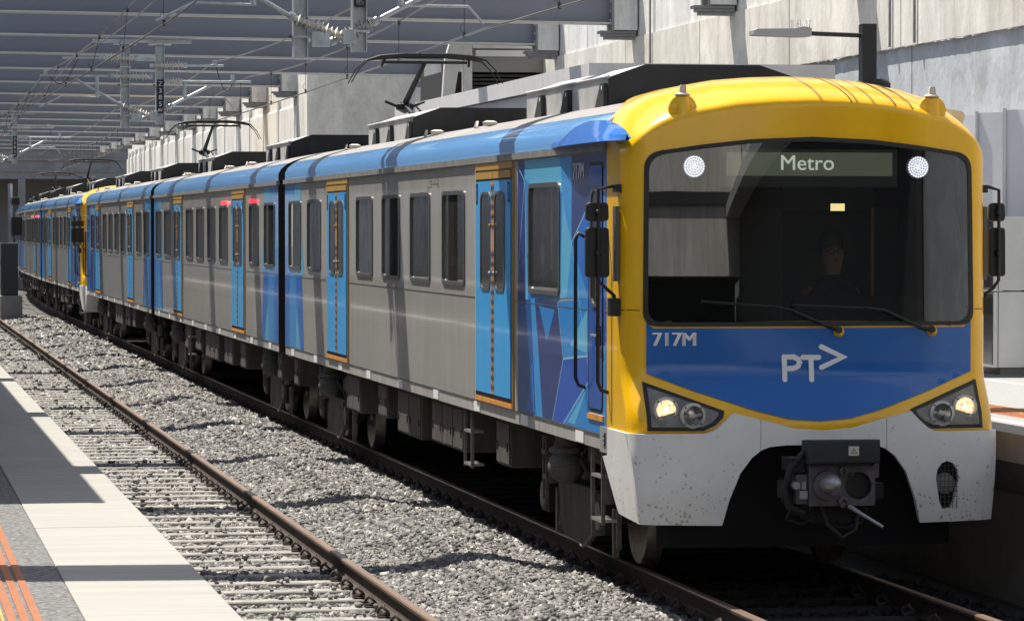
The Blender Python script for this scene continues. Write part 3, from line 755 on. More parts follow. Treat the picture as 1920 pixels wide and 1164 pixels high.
def conf(poly, off, m_, mb, step=.09, thick=0.0, holes=(), fn=None):
    """polygon in the (x,z) front view laid on the curved front, off metres proud of it"""
    fn = fn or Yf
    pts = []; 
    def dens(P):
        out = []
        for i in range(len(P)):
            a = Vector(P[i]); b2 = Vector(P[(i+1) % len(P)]); n = max(1, int((b2-a).length/step))
            for k in range(n): out.append(a.lerp(b2, k/n))
        return out
    D = dens(poly); edges = []; pts += D; edges += [(i, (i+1) % len(D)) for i in range(len(D))]
    for h in holes:
        o = len(pts); DH = dens(h); pts += DH; edges += [(o+i, o+(i+1) % len(DH)) for i in range(len(DH))]
    x0 = min(p[0] for p in poly); x1 = max(p[0] for p in poly); z0 = min(p[1] for p in poly); z1 = max(p[1] for p in poly)
    nx_ = int((x1-x0)/step); nz_ = int((z1-z0)/step)
    for i in range(1, nx_):
        for j in range(1, nz_):
            p = Vector((x0+(x1-x0)*i/nx_+.003*((i*7+j) % 3), z0+(z1-z0)*j/nz_+.002*((i+j*5) % 3)))
            if inpoly(p.x, p.y, poly) and not any(inpoly(p.x, p.y, h) for h in holes) and min((p-q).length for q in pts[:len(D)+sum(1 for _ in ())]) > step*.6: pts.append(p)
    v2, e2, f2, *_ = delaunay_2d_cdt(pts, edges, [], 0, 1e-5)
    F = []
    for f in f2:
        c = sum((v2[i] for i in f), Vector((0, 0)))/len(f)
        if inpoly(c.x, c.y, poly) and not any(inpoly(c.x, c.y, h) for h in holes): F.append(tuple(f))
    vs = [(v.x, fn(v.x, v.y)-off, v.y) for v in v2]
    def cw(f):
        a = sum(v2[f[i]].x*v2[f[(i+1) % len(f)]].y-v2[f[(i+1) % len(f)]].x*v2[f[i]].y for i in range(len(f)))
        return f if a > 0 else tuple(reversed(f))
    F = [cw(f) for f in F]
    mb.add(vs, F, m_)
    if thick:
        n = len(vs); bv = [(v[0], v[1]+thick, v[2]) for v in vs]
        from collections import Counter
        ec = Counter(); 
        for f in F:
            for i in range(len(f)): ec[(f[i], f[(i+1) % len(f)])] += 1
        sides = [(b3, a3, n+a3, n+b3) for (a3, b3) in ec if (b3, a3) not in ec]
        mb.add(vs+bv, sides, m_)
    return mb
def stroke(pts, wd):
    """rounded stroke outline in 2-D"""
    P = [Vector(p) for p in pts]; L_ = []; Rr = []
    for i, p in enumerate(P):
        d0 = (P[i]-P[i-1]).normalized() if i > 0 else (P[1]-P[0]).normalized()
        d1 = (P[i+1]-P[i]).normalized() if i < len(P)-1 else d0
        t = (d0+d1).normalized(); nrm = Vector((-t.y, t.x)); k = 1/max(.5, nrm.dot(Vector((-d0.y, d0.x))))
        L_.append(p+nrm*wd/2*k); Rr.append(p-nrm*wd/2*k)
    def capc(c, d):
        return [c+Vector((d.x*math.cos(t)-d.y*math.sin(t), d.x*math.sin(t)+d.y*math.cos(t)))*wd/2 for t in (-1.2, -.8, -.4, 0, .4, .8, 1.2)]
    out = L_[:]; out_end = capc(P[-1], (P[-1]-P[-2]).normalized()); st = capc(P[0], (P[0]-P[1]).normalized())
    return [tuple(q) for q in (Rr + out_end + L_[::-1] + st)]

SX = -1.46     # left body side
def sheet(poly, m_, mb, off, side=-1):
    """flat polygon (y,z) standing proud of the left body side"""
    x = side*(1.46+off); ar = sum(poly[i][0]*poly[(i+1) % len(poly)][1]-poly[(i+1) % len(poly)][0]*poly[i][1] for i in range(len(poly)))
    f = tuple(range(len(poly))); f = f if (ar < 0) == (side < 0) else tuple(reversed(f))
    mb.add([(x, p[0], p[1]) for p in poly], [f], m_)
def rrect(y0, y1, z0, z1, r, seg=5): return rounded([(y0, z0), (y1, z0), (y1, z1), (y0, z1)], r, seg)
def ring(outer, inner, m_, mb, x0, x1):
    """frame between two same-length loops in (y,z); x0 outer face, x1 depth"""
    n = len(outer); vs = [(x0, p[0], p[1]) for p in outer]+[(x0, p[0], p[1]) for p in inner]+[(x1, p[0], p[1]) for p in inner]+[(x1, p[0], p[1]) for p in outer]
    fs = []
    for i in range(n):
        j = (i+1) % n
        fs += [(i, n+i, n+j, j), (n+i, 2*n+i, 2*n+j, n+j), (3*n+i, i, j, 3*n+j)]
    mb.add(vs, fs, m_)
mat('window_frame', (.13, .128, .122), .3, .35)
def window(parent, y0, y1, z0=2.265, z1=3.20, name='window', r=.09, fr=.038, proud=.014, fm='window_frame', real=True):
    o_ = rrect(y0, y1, z0, z1, r); i_ = rrect(y0+fr, y1-fr, z0+fr, z1-fr, max(.03, r-.03))
    m = MB(); sheet(i_, 'side_pane' if real else 'side_glass', m, -.006 if real else .003); w_ = m.build(name, parent)
    m = MB(); ring(o_, i_, fm, m, SX-proud, SX+.03); m.build('frame', w_, smooth=30)
    return w_
def double_door(parent, y0, y1):
    """two blue leaves between yellow posts; y0..y1 outside of the frame"""
    m = MB(); a, b_ = y0+.06, y1-.06; c = (a+b_)/2
    m.box(SX-.010, SX, a, b_, 1.245, 3.36, 'black'); d = m.build('door', parent)
    for (p, q) in ((a+.015, c-.008), (c+.008, b_-.015)):
        m = MB(); m.box(SX-.026, SX-.012, p, q, 1.29, 3.27, 'door_blue'); m.box(SX-.0265, SX-.012, p, q, 3.29, 3.355, 'tan'); lf = m.build('door_leaf', d)
        lo = p if p < c-.3 else q; 
        inner = q if p < c-.3 else p; s_ = 1 if inner > (p+q)/2 else -1
        # patterned edge strip beside the meeting line
        m = MB(); e0, e1 = sorted((inner-s_*.065, inner-s_*.004)); m.box(SX-.0285, SX-.026, e0, e1, 1.295, 3.27, 'orange')
        z = 1.31
        while z < 3.18:
            if not (2.55 < z < 2.72):
                for sgn in (0, 1):
                    yy = e0 if sgn == 0 else e1; ym = (e0+e1)/2
                    tri = [(yy, z), (yy, z+.085), (ym if sgn else ym, z+.0425)]
                    sheet(tri, 'black_tri', m, .0292)
            z += .088
        m.build('pattern_strip', lf)
        yo, yi = sorted((inner-s_*.105, inner-s_*.105-s_*.52)); 
        o_ = rrect(yo, yi, 2.25, 3.17, .12); i_ = rrect(yo+.025, yi-.025, 2.275, 3.145, .10)
        m = MB(); sheet(i_, 'side_glass', m, .0275); wd = m.build('window', lf)
        m = MB(); ring(o_, i_, 'frame_dark', m, SX-.034, SX-.026); m.build('frame', wd, smooth=30) if False else None
        m2 = MB(); ring(o_, i_, 'frame_dark', m2, SX-.034, SX-.026); wd.data.materials.append(MAT['frame_dark'])
        me2 = m2.build('window', None); bm = bmesh.new(); bm.from_mesh(wd.data); k0 = len(bm.faces); bm.from_mesh(me2.data); bm.faces.ensure_lookup_table()
        for f in bm.faces[k0:]: f.material_index = 1
        bm.to_mesh(wd.data); bm.free(); bpy.data.objects.remove(me2)
        m = MB(); m.cyl((SX-.03, inner-s_*.09, 2.86), (SX-.045, inner-s_*.09, 2.86), .010, 'yellow_line', 10); m.cyl((SX-.03, inner-s_*.105, 2.42), (SX-.045, inner-s_*.105, 2.42), .011, 'white_paint', 10); m.build('door_button', lf)
        if p < c-.3 or True:
            m = MB(); ys_ = (p+.02, p+.12) if s_ > 0 else (q-.12, q-.02)
            m.box(SX-.0285, SX-.026, ys_[0], ys_[1], 3.06, 3.25, 'sign_black'); m.box(SX-.029, SX-.0285, ys_[0]+.025, ys_[1]-.025, 3.085, 3.225, 'front_blue'); m.build('sticker', lf)
    m = MB()
    m.box(SX-.018, SX, y0, y0+.016, 1.19, 3.44, 'tan'); m.box(SX-.018, SX, y0+.017, y0+.028, 1.19, 3.44, 'frame_grey'); m.box(SX-.018, SX, y1-.026, y1, 1.19, 3.44, 'yellow_line'); m.box(SX-.018, SX, y1-.04, y1-.027, 1.19, 3.44, 'frame_grey'); m.box(SX-.014, SX, y0+.028, y0+.06, 1.245, 3.36, 'frame_dark')
    m.box(SX-.020, SX, y0+.028, y1-.04, 3.375, 3.44, 'tan'); m.box(SX-.022, SX, y0+.028, y1-.04, 1.20, 1.243, 'orange')
    m.build('frame', d)
    return d
LIVC = {'navy': srgb(26, 56, 140), 'cyan': srgb(104, 196, 238), 'mid': srgb(62, 164, 238), 'slate': srgb(54, 72, 132), 'blue': srgb(40, 122, 220), 'deep': srgb(22, 96, 172),
        'royal': srgb(48, 98, 200), 'sky': srgb(48, 148, 228), 'violet': srgb(62, 98, 200), 'line': srgb(150, 205, 240)}
for k, c in LIVC.items(): mat('livery_'+k, c, .2, coat=.6, var=.03, vscale=2, bump=.12, bscale=1.6)
CABLIV = [('navy', [(5.30, 3.43), (4.98, 3.43), (4.98, 3.27), (5.25, 2.96), (5.30, 2.77)]), ('navy', [(5.30, 2.77), (5.25, 2.96), (4.98, 3.27), (4.83, 2.63), (4.95, 2.21), (5.30, 2.17)]),
 ('cyan', [(4.98, 3.43), (3.39, 3.43), (3.27, 3.13), (4.58, 3.19), (4.98, 3.27)]), ('mid', [(3.39, 3.43), (2.89, 3.43), (2.89, 2.71), (3.16, 2.95), (3.27, 3.13)]),
 ('slate', [(2.89, 3.43), (1.52, 3.43), (1.52, 3.33), (2.2, 3.05), (2.89, 2.71)]), ('blue', [(1.52, 3.33), (1.52, 2.28), (2.2, 2.26), (2.89, 2.71), (2.2, 3.05)]),
 ('sky', [(4.98, 3.27), (4.58, 3.19), (4.70, 2.21), (4.95, 2.21), (4.83, 2.63)]), ('sky', [(4.58, 3.19), (3.27, 3.13), (3.39, 2.24), (4.70, 2.21)]),
 ('cyan', [(3.27, 3.13), (3.16, 2.95), (2.89, 2.71), (3.1, 2.25), (3.39, 2.24)]), ('mid', [(2.89, 2.71), (2.2, 2.26), (3.1, 2.25)]),
 ('deep', [(5.30, 2.17), (4.95, 2.21), (4.70, 2.21), (4.6, 1.84), (4.45, 1.2), (5.30, 1.2)]), ('mid', [(4.70, 2.21), (4.5, 2.22), (4.36, 1.85), (4.14, 1.2), (4.45, 1.2), (4.6, 1.84)]),
 ('slate', [(4.5, 2.22), (3.48, 2.21), (3.23, 1.74), (3.69, 1.2), (4.14, 1.2), (4.36, 1.85)]), ('sky', [(3.48, 2.21), (2.2, 2.26), (2.2, 1.8), (3.23, 1.74)]),
 ('royal', [(3.23, 1.74), (2.2, 1.8), (2.2, 1.59), (3.22, 1.2), (3.69, 1.2)]), ('sky', [(2.2, 1.59), (1.52, 1.94), (1.52, 1.2), (3.22, 1.2)]), ('royal', [(2.2, 2.26), (1.52, 2.28), (1.52, 1.94), (2.2, 1.59)])]
LINES = [((4.98, 3.25), (5.29, 2.4)), ((4.98, 3.25), (4.83, 2.6)), ((5.29, 3.38), (4.98, 3.25)), ((2.89, 2.71), (1.95, 3.12)), ((3.23, 1.74), (3.69, 1.2)), ((3.23, 1.74), (2.2, 1.8)), ((2.2, 1.59), (3.22, 1.2)), ((3.48, 2.21), (3.23, 1.74)), ((2.89, 2.71), (2.2, 1.7))]
FACETS = [('cyan', [(2.95, 1.86), (2.25, 2.18), (2.25, 1.82)]), ('cyan', [(4.92, 2.2), (4.96, 3.15), (4.80, 2.2)]), ('mid', [(2.1, 1.52), (1.55, 1.25), (1.55, 1.9)]), ('cyan', [(3.05, 1.22), (2.75, 1.22), (2.3, 1.52)]),
    ('sky', [(4.3, 2.16), (3.6, 2.14), (3.95, 1.86)]), ('mid', [(1.55, 3.2), (1.55, 2.75), (2.15, 2.9)]), ('blue', [(4.6, 1.7), (4.9, 1.22), (4.5, 1.22)])]
ENDLIV = [('sky', [(0.02, 3.43), (.5, 3.43), (.42, 2.75), (.30, 2.2), (.02, 2.2)]), ('mid', [(.5, 3.43), (1.15, 3.43), (1.1, 2.2), (.30, 2.2), (.42, 2.75)]), ('cyan', [(1.15, 3.43), (1.85, 3.43), (1.8, 2.9), (2.15, 2.2), (1.1, 2.2)]),
 ('blue', [(.02, 2.2), (.55, 2.2), (.5, 1.2), (.02, 1.2)]), ('mid', [(.55, 2.2), (1.2, 2.2), (1.35, 1.75), (1.2, 1.2), (.5, 1.2)]), ('cyan', [(1.35, 1.75), (1.2, 1.2), (1.75, 1.2)]),
 ('blue', [(1.2, 2.2), (1.9, 2.2), (1.35, 1.75)]), ('blue', [(1.35, 1.75), (1.9, 2.2), (2.0, 1.9), (2.1, 1.2), (1.75, 1.2)])]
def livery(parent, polys, f=lambda y: y, lines=(), wins=()):
    m = MB()
    for c, P in (FACETS if polys is CABLIV else []): sheet([(f(y), z) for y, z in P], 'livery_'+c, m, .0028)
    H = [rrect(a+.02, c-.02, w0+.02, w1-.02, .08) for a, c, w0, w1 in wins]
    for c, P in polys:
        P = [(f(y), z) for y, z in P]
        cut = [h for h in H if min(p[0] for p in P) < max(q[0] for q in h) and max(p[0] for p in P) > min(q[0] for q in h)]
        if not cut: sheet(P, 'livery_'+c, m, .0022); continue
        pts = [Vector(p) for p in P]; ed = [(i, (i+1) % len(P)) for i in range(len(P))]
        for h in cut:
            o_ = len(pts); pts += [Vector(p) for p in h]; ed += [(o_+i, o_+(i+1) % len(h)) for i in range(len(h))]
        v2, e2, f2, *_ = delaunay_2d_cdt(pts, ed, [], 0, 1e-5)
        for q in f2:
            g_ = sum((v2[i] for i in q), Vector((0, 0)))/len(q)
            if inpoly(g_.x, g_.y, P) and not any(inpoly(g_.x, g_.y, h) for h in cut): sheet([tuple(v2[i]) for i in q], 'livery_'+c, m, .0022)
    for (a, b_) in lines:
        a = Vector(a); b_ = Vector(b_); n = Vector((-(b_-a).y, (b_-a).x)).normalized()*.009
        sheet([tuple(a+n), tuple(b_+n), tuple(b_-n), tuple(a-n)], 'livery_line', m, .0032)
    m.build('livery_panel', parent)

def body(root, y0, y1, cab, wins=()):
    m = MB()
    prof = [(-1.40, 1.07), (-1.455, 1.075), (-1.455, 1.187), (-1.46, 1.190), (-1.46, 3.44), (-1.40, 3.49), (1.40, 3.49), (1.46, 3.44), (1.46, 1.190), (1.455, 1.187), (1.455, 1.075), (1.40, 1.07)]
    m.prism(prof, 'y', y0, y1, 'stainless'); m.mi('sill'); m.mi('black'); keep = [i for i, f in enumerate(m.f) if i not in (3, 7) and not (cab and i == 12)]
    tags = {3: None}
    for i in range(len(m.f)):
        if i in (0, 1, 2): m.m[i] = 1
        elif i >= 12: m.m[i] = 2
    m.f = [m.f[i] for i in keep]; m.m = [m.m[i] for i in keep]
    for s_ in (-1, 1):
        outer = [Vector(p) for p in ((y0, 1.19), (y1, 1.19), (y1, 3.44), (y0, 3.44))]
        pts = []; edges = []
        def loop(P):
            o_ = len(pts); D = []
            for i in range(len(P)):
                a_ = Vector(P[i]); c_ = Vector(P[(i+1) % len(P)]); k_ = max(1, int((c_-a_).length/1.2)); D += [a_.lerp(c_, t/k_) for t in range(k_)]
            pts.extend(D); edges.extend([(o_+i, o_+(i+1) % len(D)) for i in range(len(D))])
        loop(outer); H = [rrect(a+.02, c-.02, w0+.02, w1-.02, .08) for a, c, w0, w1 in wins]
        for h in H: loop(h)
        v2, e2, f2, *_ = delaunay_2d_cdt(pts, edges, [], 0, 1e-5)
        for f in f2:
            c = sum((v2[i] for i in f), Vector((0, 0)))/len(f)
            if any(inpoly(c.x, c.y, h) for h in H): continue
            sheet([tuple(v2[i]) for i in f], 'stainless', m, 0, s_)
    b_ = m.build('body_shell', root, smooth=20)
    # saloon seen through the windows
    m = MB(); m.box(-1.42, 1.42, y0+.05, y1-.05, 1.2, 1.25, 'saloon_floor'); m.box(-1.42, 1.42, y0+(1.6 if cab else .05), y1-.05, 3.42, 3.45, 'saloon_wall')
    m.build('saloon', root)
    for (a, c, w0, w1) in wins:
        yc = (a+c)/2
        m = MB()
        for sx in (-.95, .9):
            m.box(sx-.42, sx+.42, yc-.48, yc-.38, 1.62, 2.42, 'seat_fabric'); m.box(sx-.42, sx+.42, yc-.95, yc-.49, 1.6, 1.72, 'seat_fabric')
        m.build('seat', root)
        m = MB(); m.cyl((-.5, yc-.43, 1.25), (-.5, yc-.43, 3.42), .018, 'yellow_line', 8); m.cyl((.45, yc+.5, 1.25), (.45, yc+.5, 3.42), .018, 'galv', 8); m.build('handrail', root)
    # fine seams
    m = MB(); m.box(SX-.0035, SX, y0, y1, 2.168, 2.176, 'frame_dark'); m.box(SX-.004, SX, y0, y1, 1.186, 1.196, 'frame_dark')
    for yy in np.arange(y0+.9, y1-.5, 2.44): m.box(SX-.0035, SX+.01, yy, yy+.32, 1.085, 1.175, 'white_paint')
    m.build('seam', root)
    m = MB(); m.box(SX-.03, SX+.02, y0, y1, 3.442, 3.50, 'gutter'); m.box(-SX-.02, -SX+.03, y0, y1, 3.442, 3.50, 'gutter'); m.build('gutter', root)
    # roof
    m = MB(); n = len(ROOFP); ya = [y0, y1]
    if cab:
        off = [max(0, min(1, (1.46-abs(p[0]))/.36))*.55 for p in ROOFP]
    else: off = [0]*n
    steps = [0, .08, .2, .35, .5, .65, .8, .92, 1]
    vs = []
    for k, t in enumerate(steps):
        for i, p in enumerate(ROOFP):
            dz = .012*math.sin(9*t+i) if 0 < k < len(steps)-1 and abs(p[0]) > 1.2 else 0
            ys0 = y0+off[i]; vs.append((p[0], ys0+(y1-ys0)*t, p[1]))
    for k in range(len(steps)-1):
        for i in range(n-1):
            c = 'roof_blue' if abs((ROOFP[i][0]+ROOFP[i+1][0])/2) > 1.29 else 'roof_grey'
            m.add([vs[k*n+i], vs[k*n+i+1], vs[(k+1)*n+i+1], vs[(k+1)*n+i]], [(0, 3, 2, 1)], c)
    m.add([vs[(len(steps)-1)*n+i] for i in range(n)], [tuple(range(n))], 'black'); m.add([vs[i] for i in range(n)], [tuple(range(n))], 'black') if not cab else None
    o = m.build('roof', root); bm = bmesh.new(); bm.from_mesh(o.data); bmesh.ops.remove_doubles(bm, verts=bm.verts, dist=1e-4); bm.to_mesh(o.data); bm.free()
    o.data.polygons.foreach_set('use_smooth', [True]*len(o.data.polygons)); o.data.set_sharp_from_angle(angle=R_(35))
def fairing(root, y0, y1):
    prof = [(-.85, 3.82), (-.85, 4.14), (-.52, 4.255), (.50, 4.255), (.85, 4.14), (.85, 3.82)]
    m = MB(); m.prism(prof, 'y', y0+.005, y1, 'fairing_side'); f = m.build('roof_fairing', root)
    m = MB(); m.prism([(x*1.003, z) for x, z in prof], 'y', y0-.02, y0+.004, 'fairing_end'); m.build('end_plate', f)
    m = MB(); m.tube([(-.855, y1, 4.145), (-.855, y0-.03, 4.145)], .014, 'fairing_side', 6); m.build('edge_rail', f, smooth=60)
    for yy in (y0+.02, y0+(y1-y0)*.42, y0+(y1-y0)*.75):
        m = MB(); m.prism([(yy-.02, 3.88), (yy+.34, 3.88), (yy+.12, 4.09), (yy-.02, 4.09)], 'x', -.895, -.855, 'fairing_end'); m.cyl((-.898, yy+.05, 4.05), (-.896, yy+.05, 4.05), .02, 'white_paint', 8); m.build('support_bracket', f)
def bogie(root, yc):
    e = empty('bogie', (0, yc, 0), parent=root)
    m = MB()
    fr = [(-1.75, .62), (-1.55, .40), (-1.0, .34), (-.55, .22), (.62, .20), (1.0, .34), (1.55, .40), (1.75, .62), (1.2, .72), (.7, .70), (.5, .62), (-.5, .62), (-.7, .70), (-1.2, .72)]
    for s in (-1, 1): m.prism(fr, 'x', s*.98, s*1.08, 'under_dark')
    m.box(-.97, .97, -.3, .3, .35, .7, 'under_dark'); m.build('side_frame', e)
    m = MB()
    m.prism([(-.95, .62), (-.9, .26), (-.5, .12), (.42, .14), (.62, .30), (.68, .62)], 'x', -1.16, -1.12, 'under_box'); m.box(-1.19, -1.09, -.94, -.90, .24, .60, 'under_metal'); m.tube([(-1.18, -.9, .25), (-1.18, -.5, .11), (-1.18, -.42, .12)], .014, 'under_metal', 6)
    m.build('side_cover', e)
    for y in (-1.2, 1.2):
        m = MB()
        for s in (-1, 1):
            m.lathe((s*.80, y, .43), [(0.0, -.06*s), (.40, -.06*s), (.44, -.05*s), (.445, -.075*s), (.40, .055*s), (.12, .05*s), (.11, .09*s), (0, .09*s)], 'wheel_steel', 28, 'x')
        m.cyl((-.8, y, .43), (.8, y, .43), .09, 'under_dark', 12); m.build('wheelset', e, smooth=35)
        m = MB(); m.box(-1.17, -1.085, y-.17, y+.17, .28, .60, 'under_dark'); m.cyl((-1.20, y, .43), (-1.17, y, .43), .12, 'under_metal', 14)
        m.cyl((-1.13, y-.26, .55), (-1.13, y-.26, .80), .07, 'air_spring', 10); m.box(-1.15, -1.10, y-.42, y-.36, .12, .52, 'under_metal'); m.box(-1.16, -1.12, y-.60, y-.57, .2, .5, 'under_metal')
        m.build('axle_box', e, smooth=35)
    m = MB(); m.lathe((-1.22, 0, 0), [(.05, .62), (.12, .66), (.155, .72), (.165, .77), (.15, .83), (.12, .865), (.12, .88), (.15, .89), (.15, .92), (.115, .94), (.10, 1.0), (.10, 1.08)], 'air_spring', 22); m.build('air_spring', e, smooth=35)
    m = MB(); m.tube([(-1.1, .45, 1.02), (-1.18, .5, .8), (-1.12, .55, .6), (-1.1, .5, .45)], .025, 'rubber', 8); m.build('hose', e, smooth=60); m = MB(); m.tube([(-1.1, -.5, 1.02), (-1.2, -.55, .85), (-1.1, -.75, .62)], .02, 'rubber', 8); m.build('hose', e, smooth=60)
    m = MB(); m.box(-1.26, -1.235, .72, .745, .42, .98, 'under_metal'); m.box(-1.26, -1.235, .86, .885, .42, .98, 'under_metal'); m.box(-1.26, -1.235, .745, .86, .60, .64, 'under_metal'); m.box(-1.27, -1.2, .72, .88, .82, .86, 'under_metal'); m.build('height_link', e)
def ubox(root, y0, y1, z0, x0=-1.36, door=2):
    m = MB(); m.box(x0, 1.3, y0, y1, z0, 1.065, 'under_box'); b_ = m.build('underfloor_box', root, bevel=.012)
    n = max(1, int((y1-y0)/.62)); m = MB()
    for i in range(n):
        a = y0+.03+(y1-y0-.03)*i/n; c = y0+(y1-y0)*(i+1)/n-.03
        m.box(x0-.012, x0-.001, a, c, z0+.03, 1.02, 'under_box')
        for yy in (a+.06, c-.08): m.box(x0-.022, x0-.013, yy, yy+.025, z0+.14, z0+.22, 'under_dark')
    m.build('hatch', b_)
def ladder(root, y0, y1, z0, z1, x=-1.40, tread=True):
    m = MB()
    for y in (y0, y1): m.box(x-.03, x, y-.012, y+.012, z0, z1, 'under_metal')
    for z in (z0+.02, z0+(z1-z0)*.62): m.box(x-.03, x+.10, y0, y1, z, z+.025, 'polished')
    m.build('step_ladder', root)
def gangway(root, y0, y1):
    m = MB(); pr = [(-1.30, 1.15), (-1.30, 3.5), (-1.2, 3.66), (-.9, 3.78), (.9, 3.78), (1.2, 3.66), (1.30, 3.5), (1.30, 1.15)]
    n = 9
    for i in range(n):
        a = y0+(y1-y0)*i/n; c = y0+(y1-y0)*(i+1)/n; mid = (a+c)/2
        m.prism(pr, 'y', a+.004, mid, 'rubber'); m.prism([(x*.95, z-.03) for x, z in pr], 'y', mid, c+.003, 'rubber')
    m.build('gangway_bellows', root)
    m = MB(); m.box(-1.34, -1.305, y0+.05, y1-.05, 1.02, 1.32, 'black'); m.box(-1.36, -1.34, y0+.03, y0+.06, 1.0, 1.34, 'under_metal'); m.build('coupling_cover', root)
def pantograph(root, y):
    e = empty('pantograph', (0, y, 0), parent=root)
    m = MB(); m.box(-.5, .5, -.3, 1.5, 4.0, 4.06, 'panto')
    for sx in (-.45, .45):
        for yy in (-.25, 1.45): m.lathe((sx, yy, 3.9), [(.05, 0), (.08, .03), (.04, .05), (.08, .08), (.04, .1)], 'insulator', 10)
    m.build('base_frame', e)
    m = MB(); m.tube([(0, .0, 4.10), (-.05, 1.45, 4.50)], [.04, .032], 'panto', 8); m.tube([(.16, .0, 4.10), (.1, 1.45, 4.48)], .015, 'panto', 6); m.build('lower_arm', e, smooth=50)
    m = MB(); m.tube([(-.05, 1.45, 4.50), (0, .1, 4.98)], [.045, .03], 'panto', 8)
    m.tube([(-.32, 1.45, 4.54), (-.15, 1.45, 4.47), (.05, 1.45, 4.47), (.22, 1.45, 4.54)], .02, 'panto', 6); m.lathe((-.05, 1.45, 4.38), [(.02, 0), (.12, .05), (.12, .12), (.05, .16)], 'panto', 12)
    m.build('upper_arm', e, smooth=50)
    m = MB()
    for yy in (-.17, .17):
        m.tube([(-1.0, yy, 4.72), (-.9, yy, 4.9), (-.78, yy, 5.02), (-.62, yy, 5.06), (-.3, yy, 5.085), (.3, yy, 5.085), (.62, yy, 5.06), (.78, yy, 5.02), (.9, yy, 4.9), (1.0, yy, 4.72)], [.007, .008, .012, .026, .028, .028, .026, .012, .008, .007], 'panto', 8)
    m.tube([(-.55, 0, 5.0), (.55, 0, 5.0)], .022, 'panto', 8)
    for sx in (-.55, .55): m.tube([(sx, -.17, 5.05), (sx*1.05, 0, 4.95), (sx, .17, 5.05)], .016, 'panto', 6)
    m.build('collector_head', e, smooth=50)
def roof_bits(root, ys):
    for y in ys:
        m = MB(); m.lathe((-1.0, y, 3.86), [(.06, 0), (.075, .02), (.075, .04), (.04, .055), (0, .055)], 'cream', 14); m.build('roof_vent', root, smooth=40); m = MB(); m.tube([(-1.05, y+.5, 3.86), (-1.02, y+.6, 3.92), (-1.0, y+.8, 3.92), (-1.0, y+.9, 3.87)], .012, 'cream', 6); m.build('roof_handle', root, smooth=40)

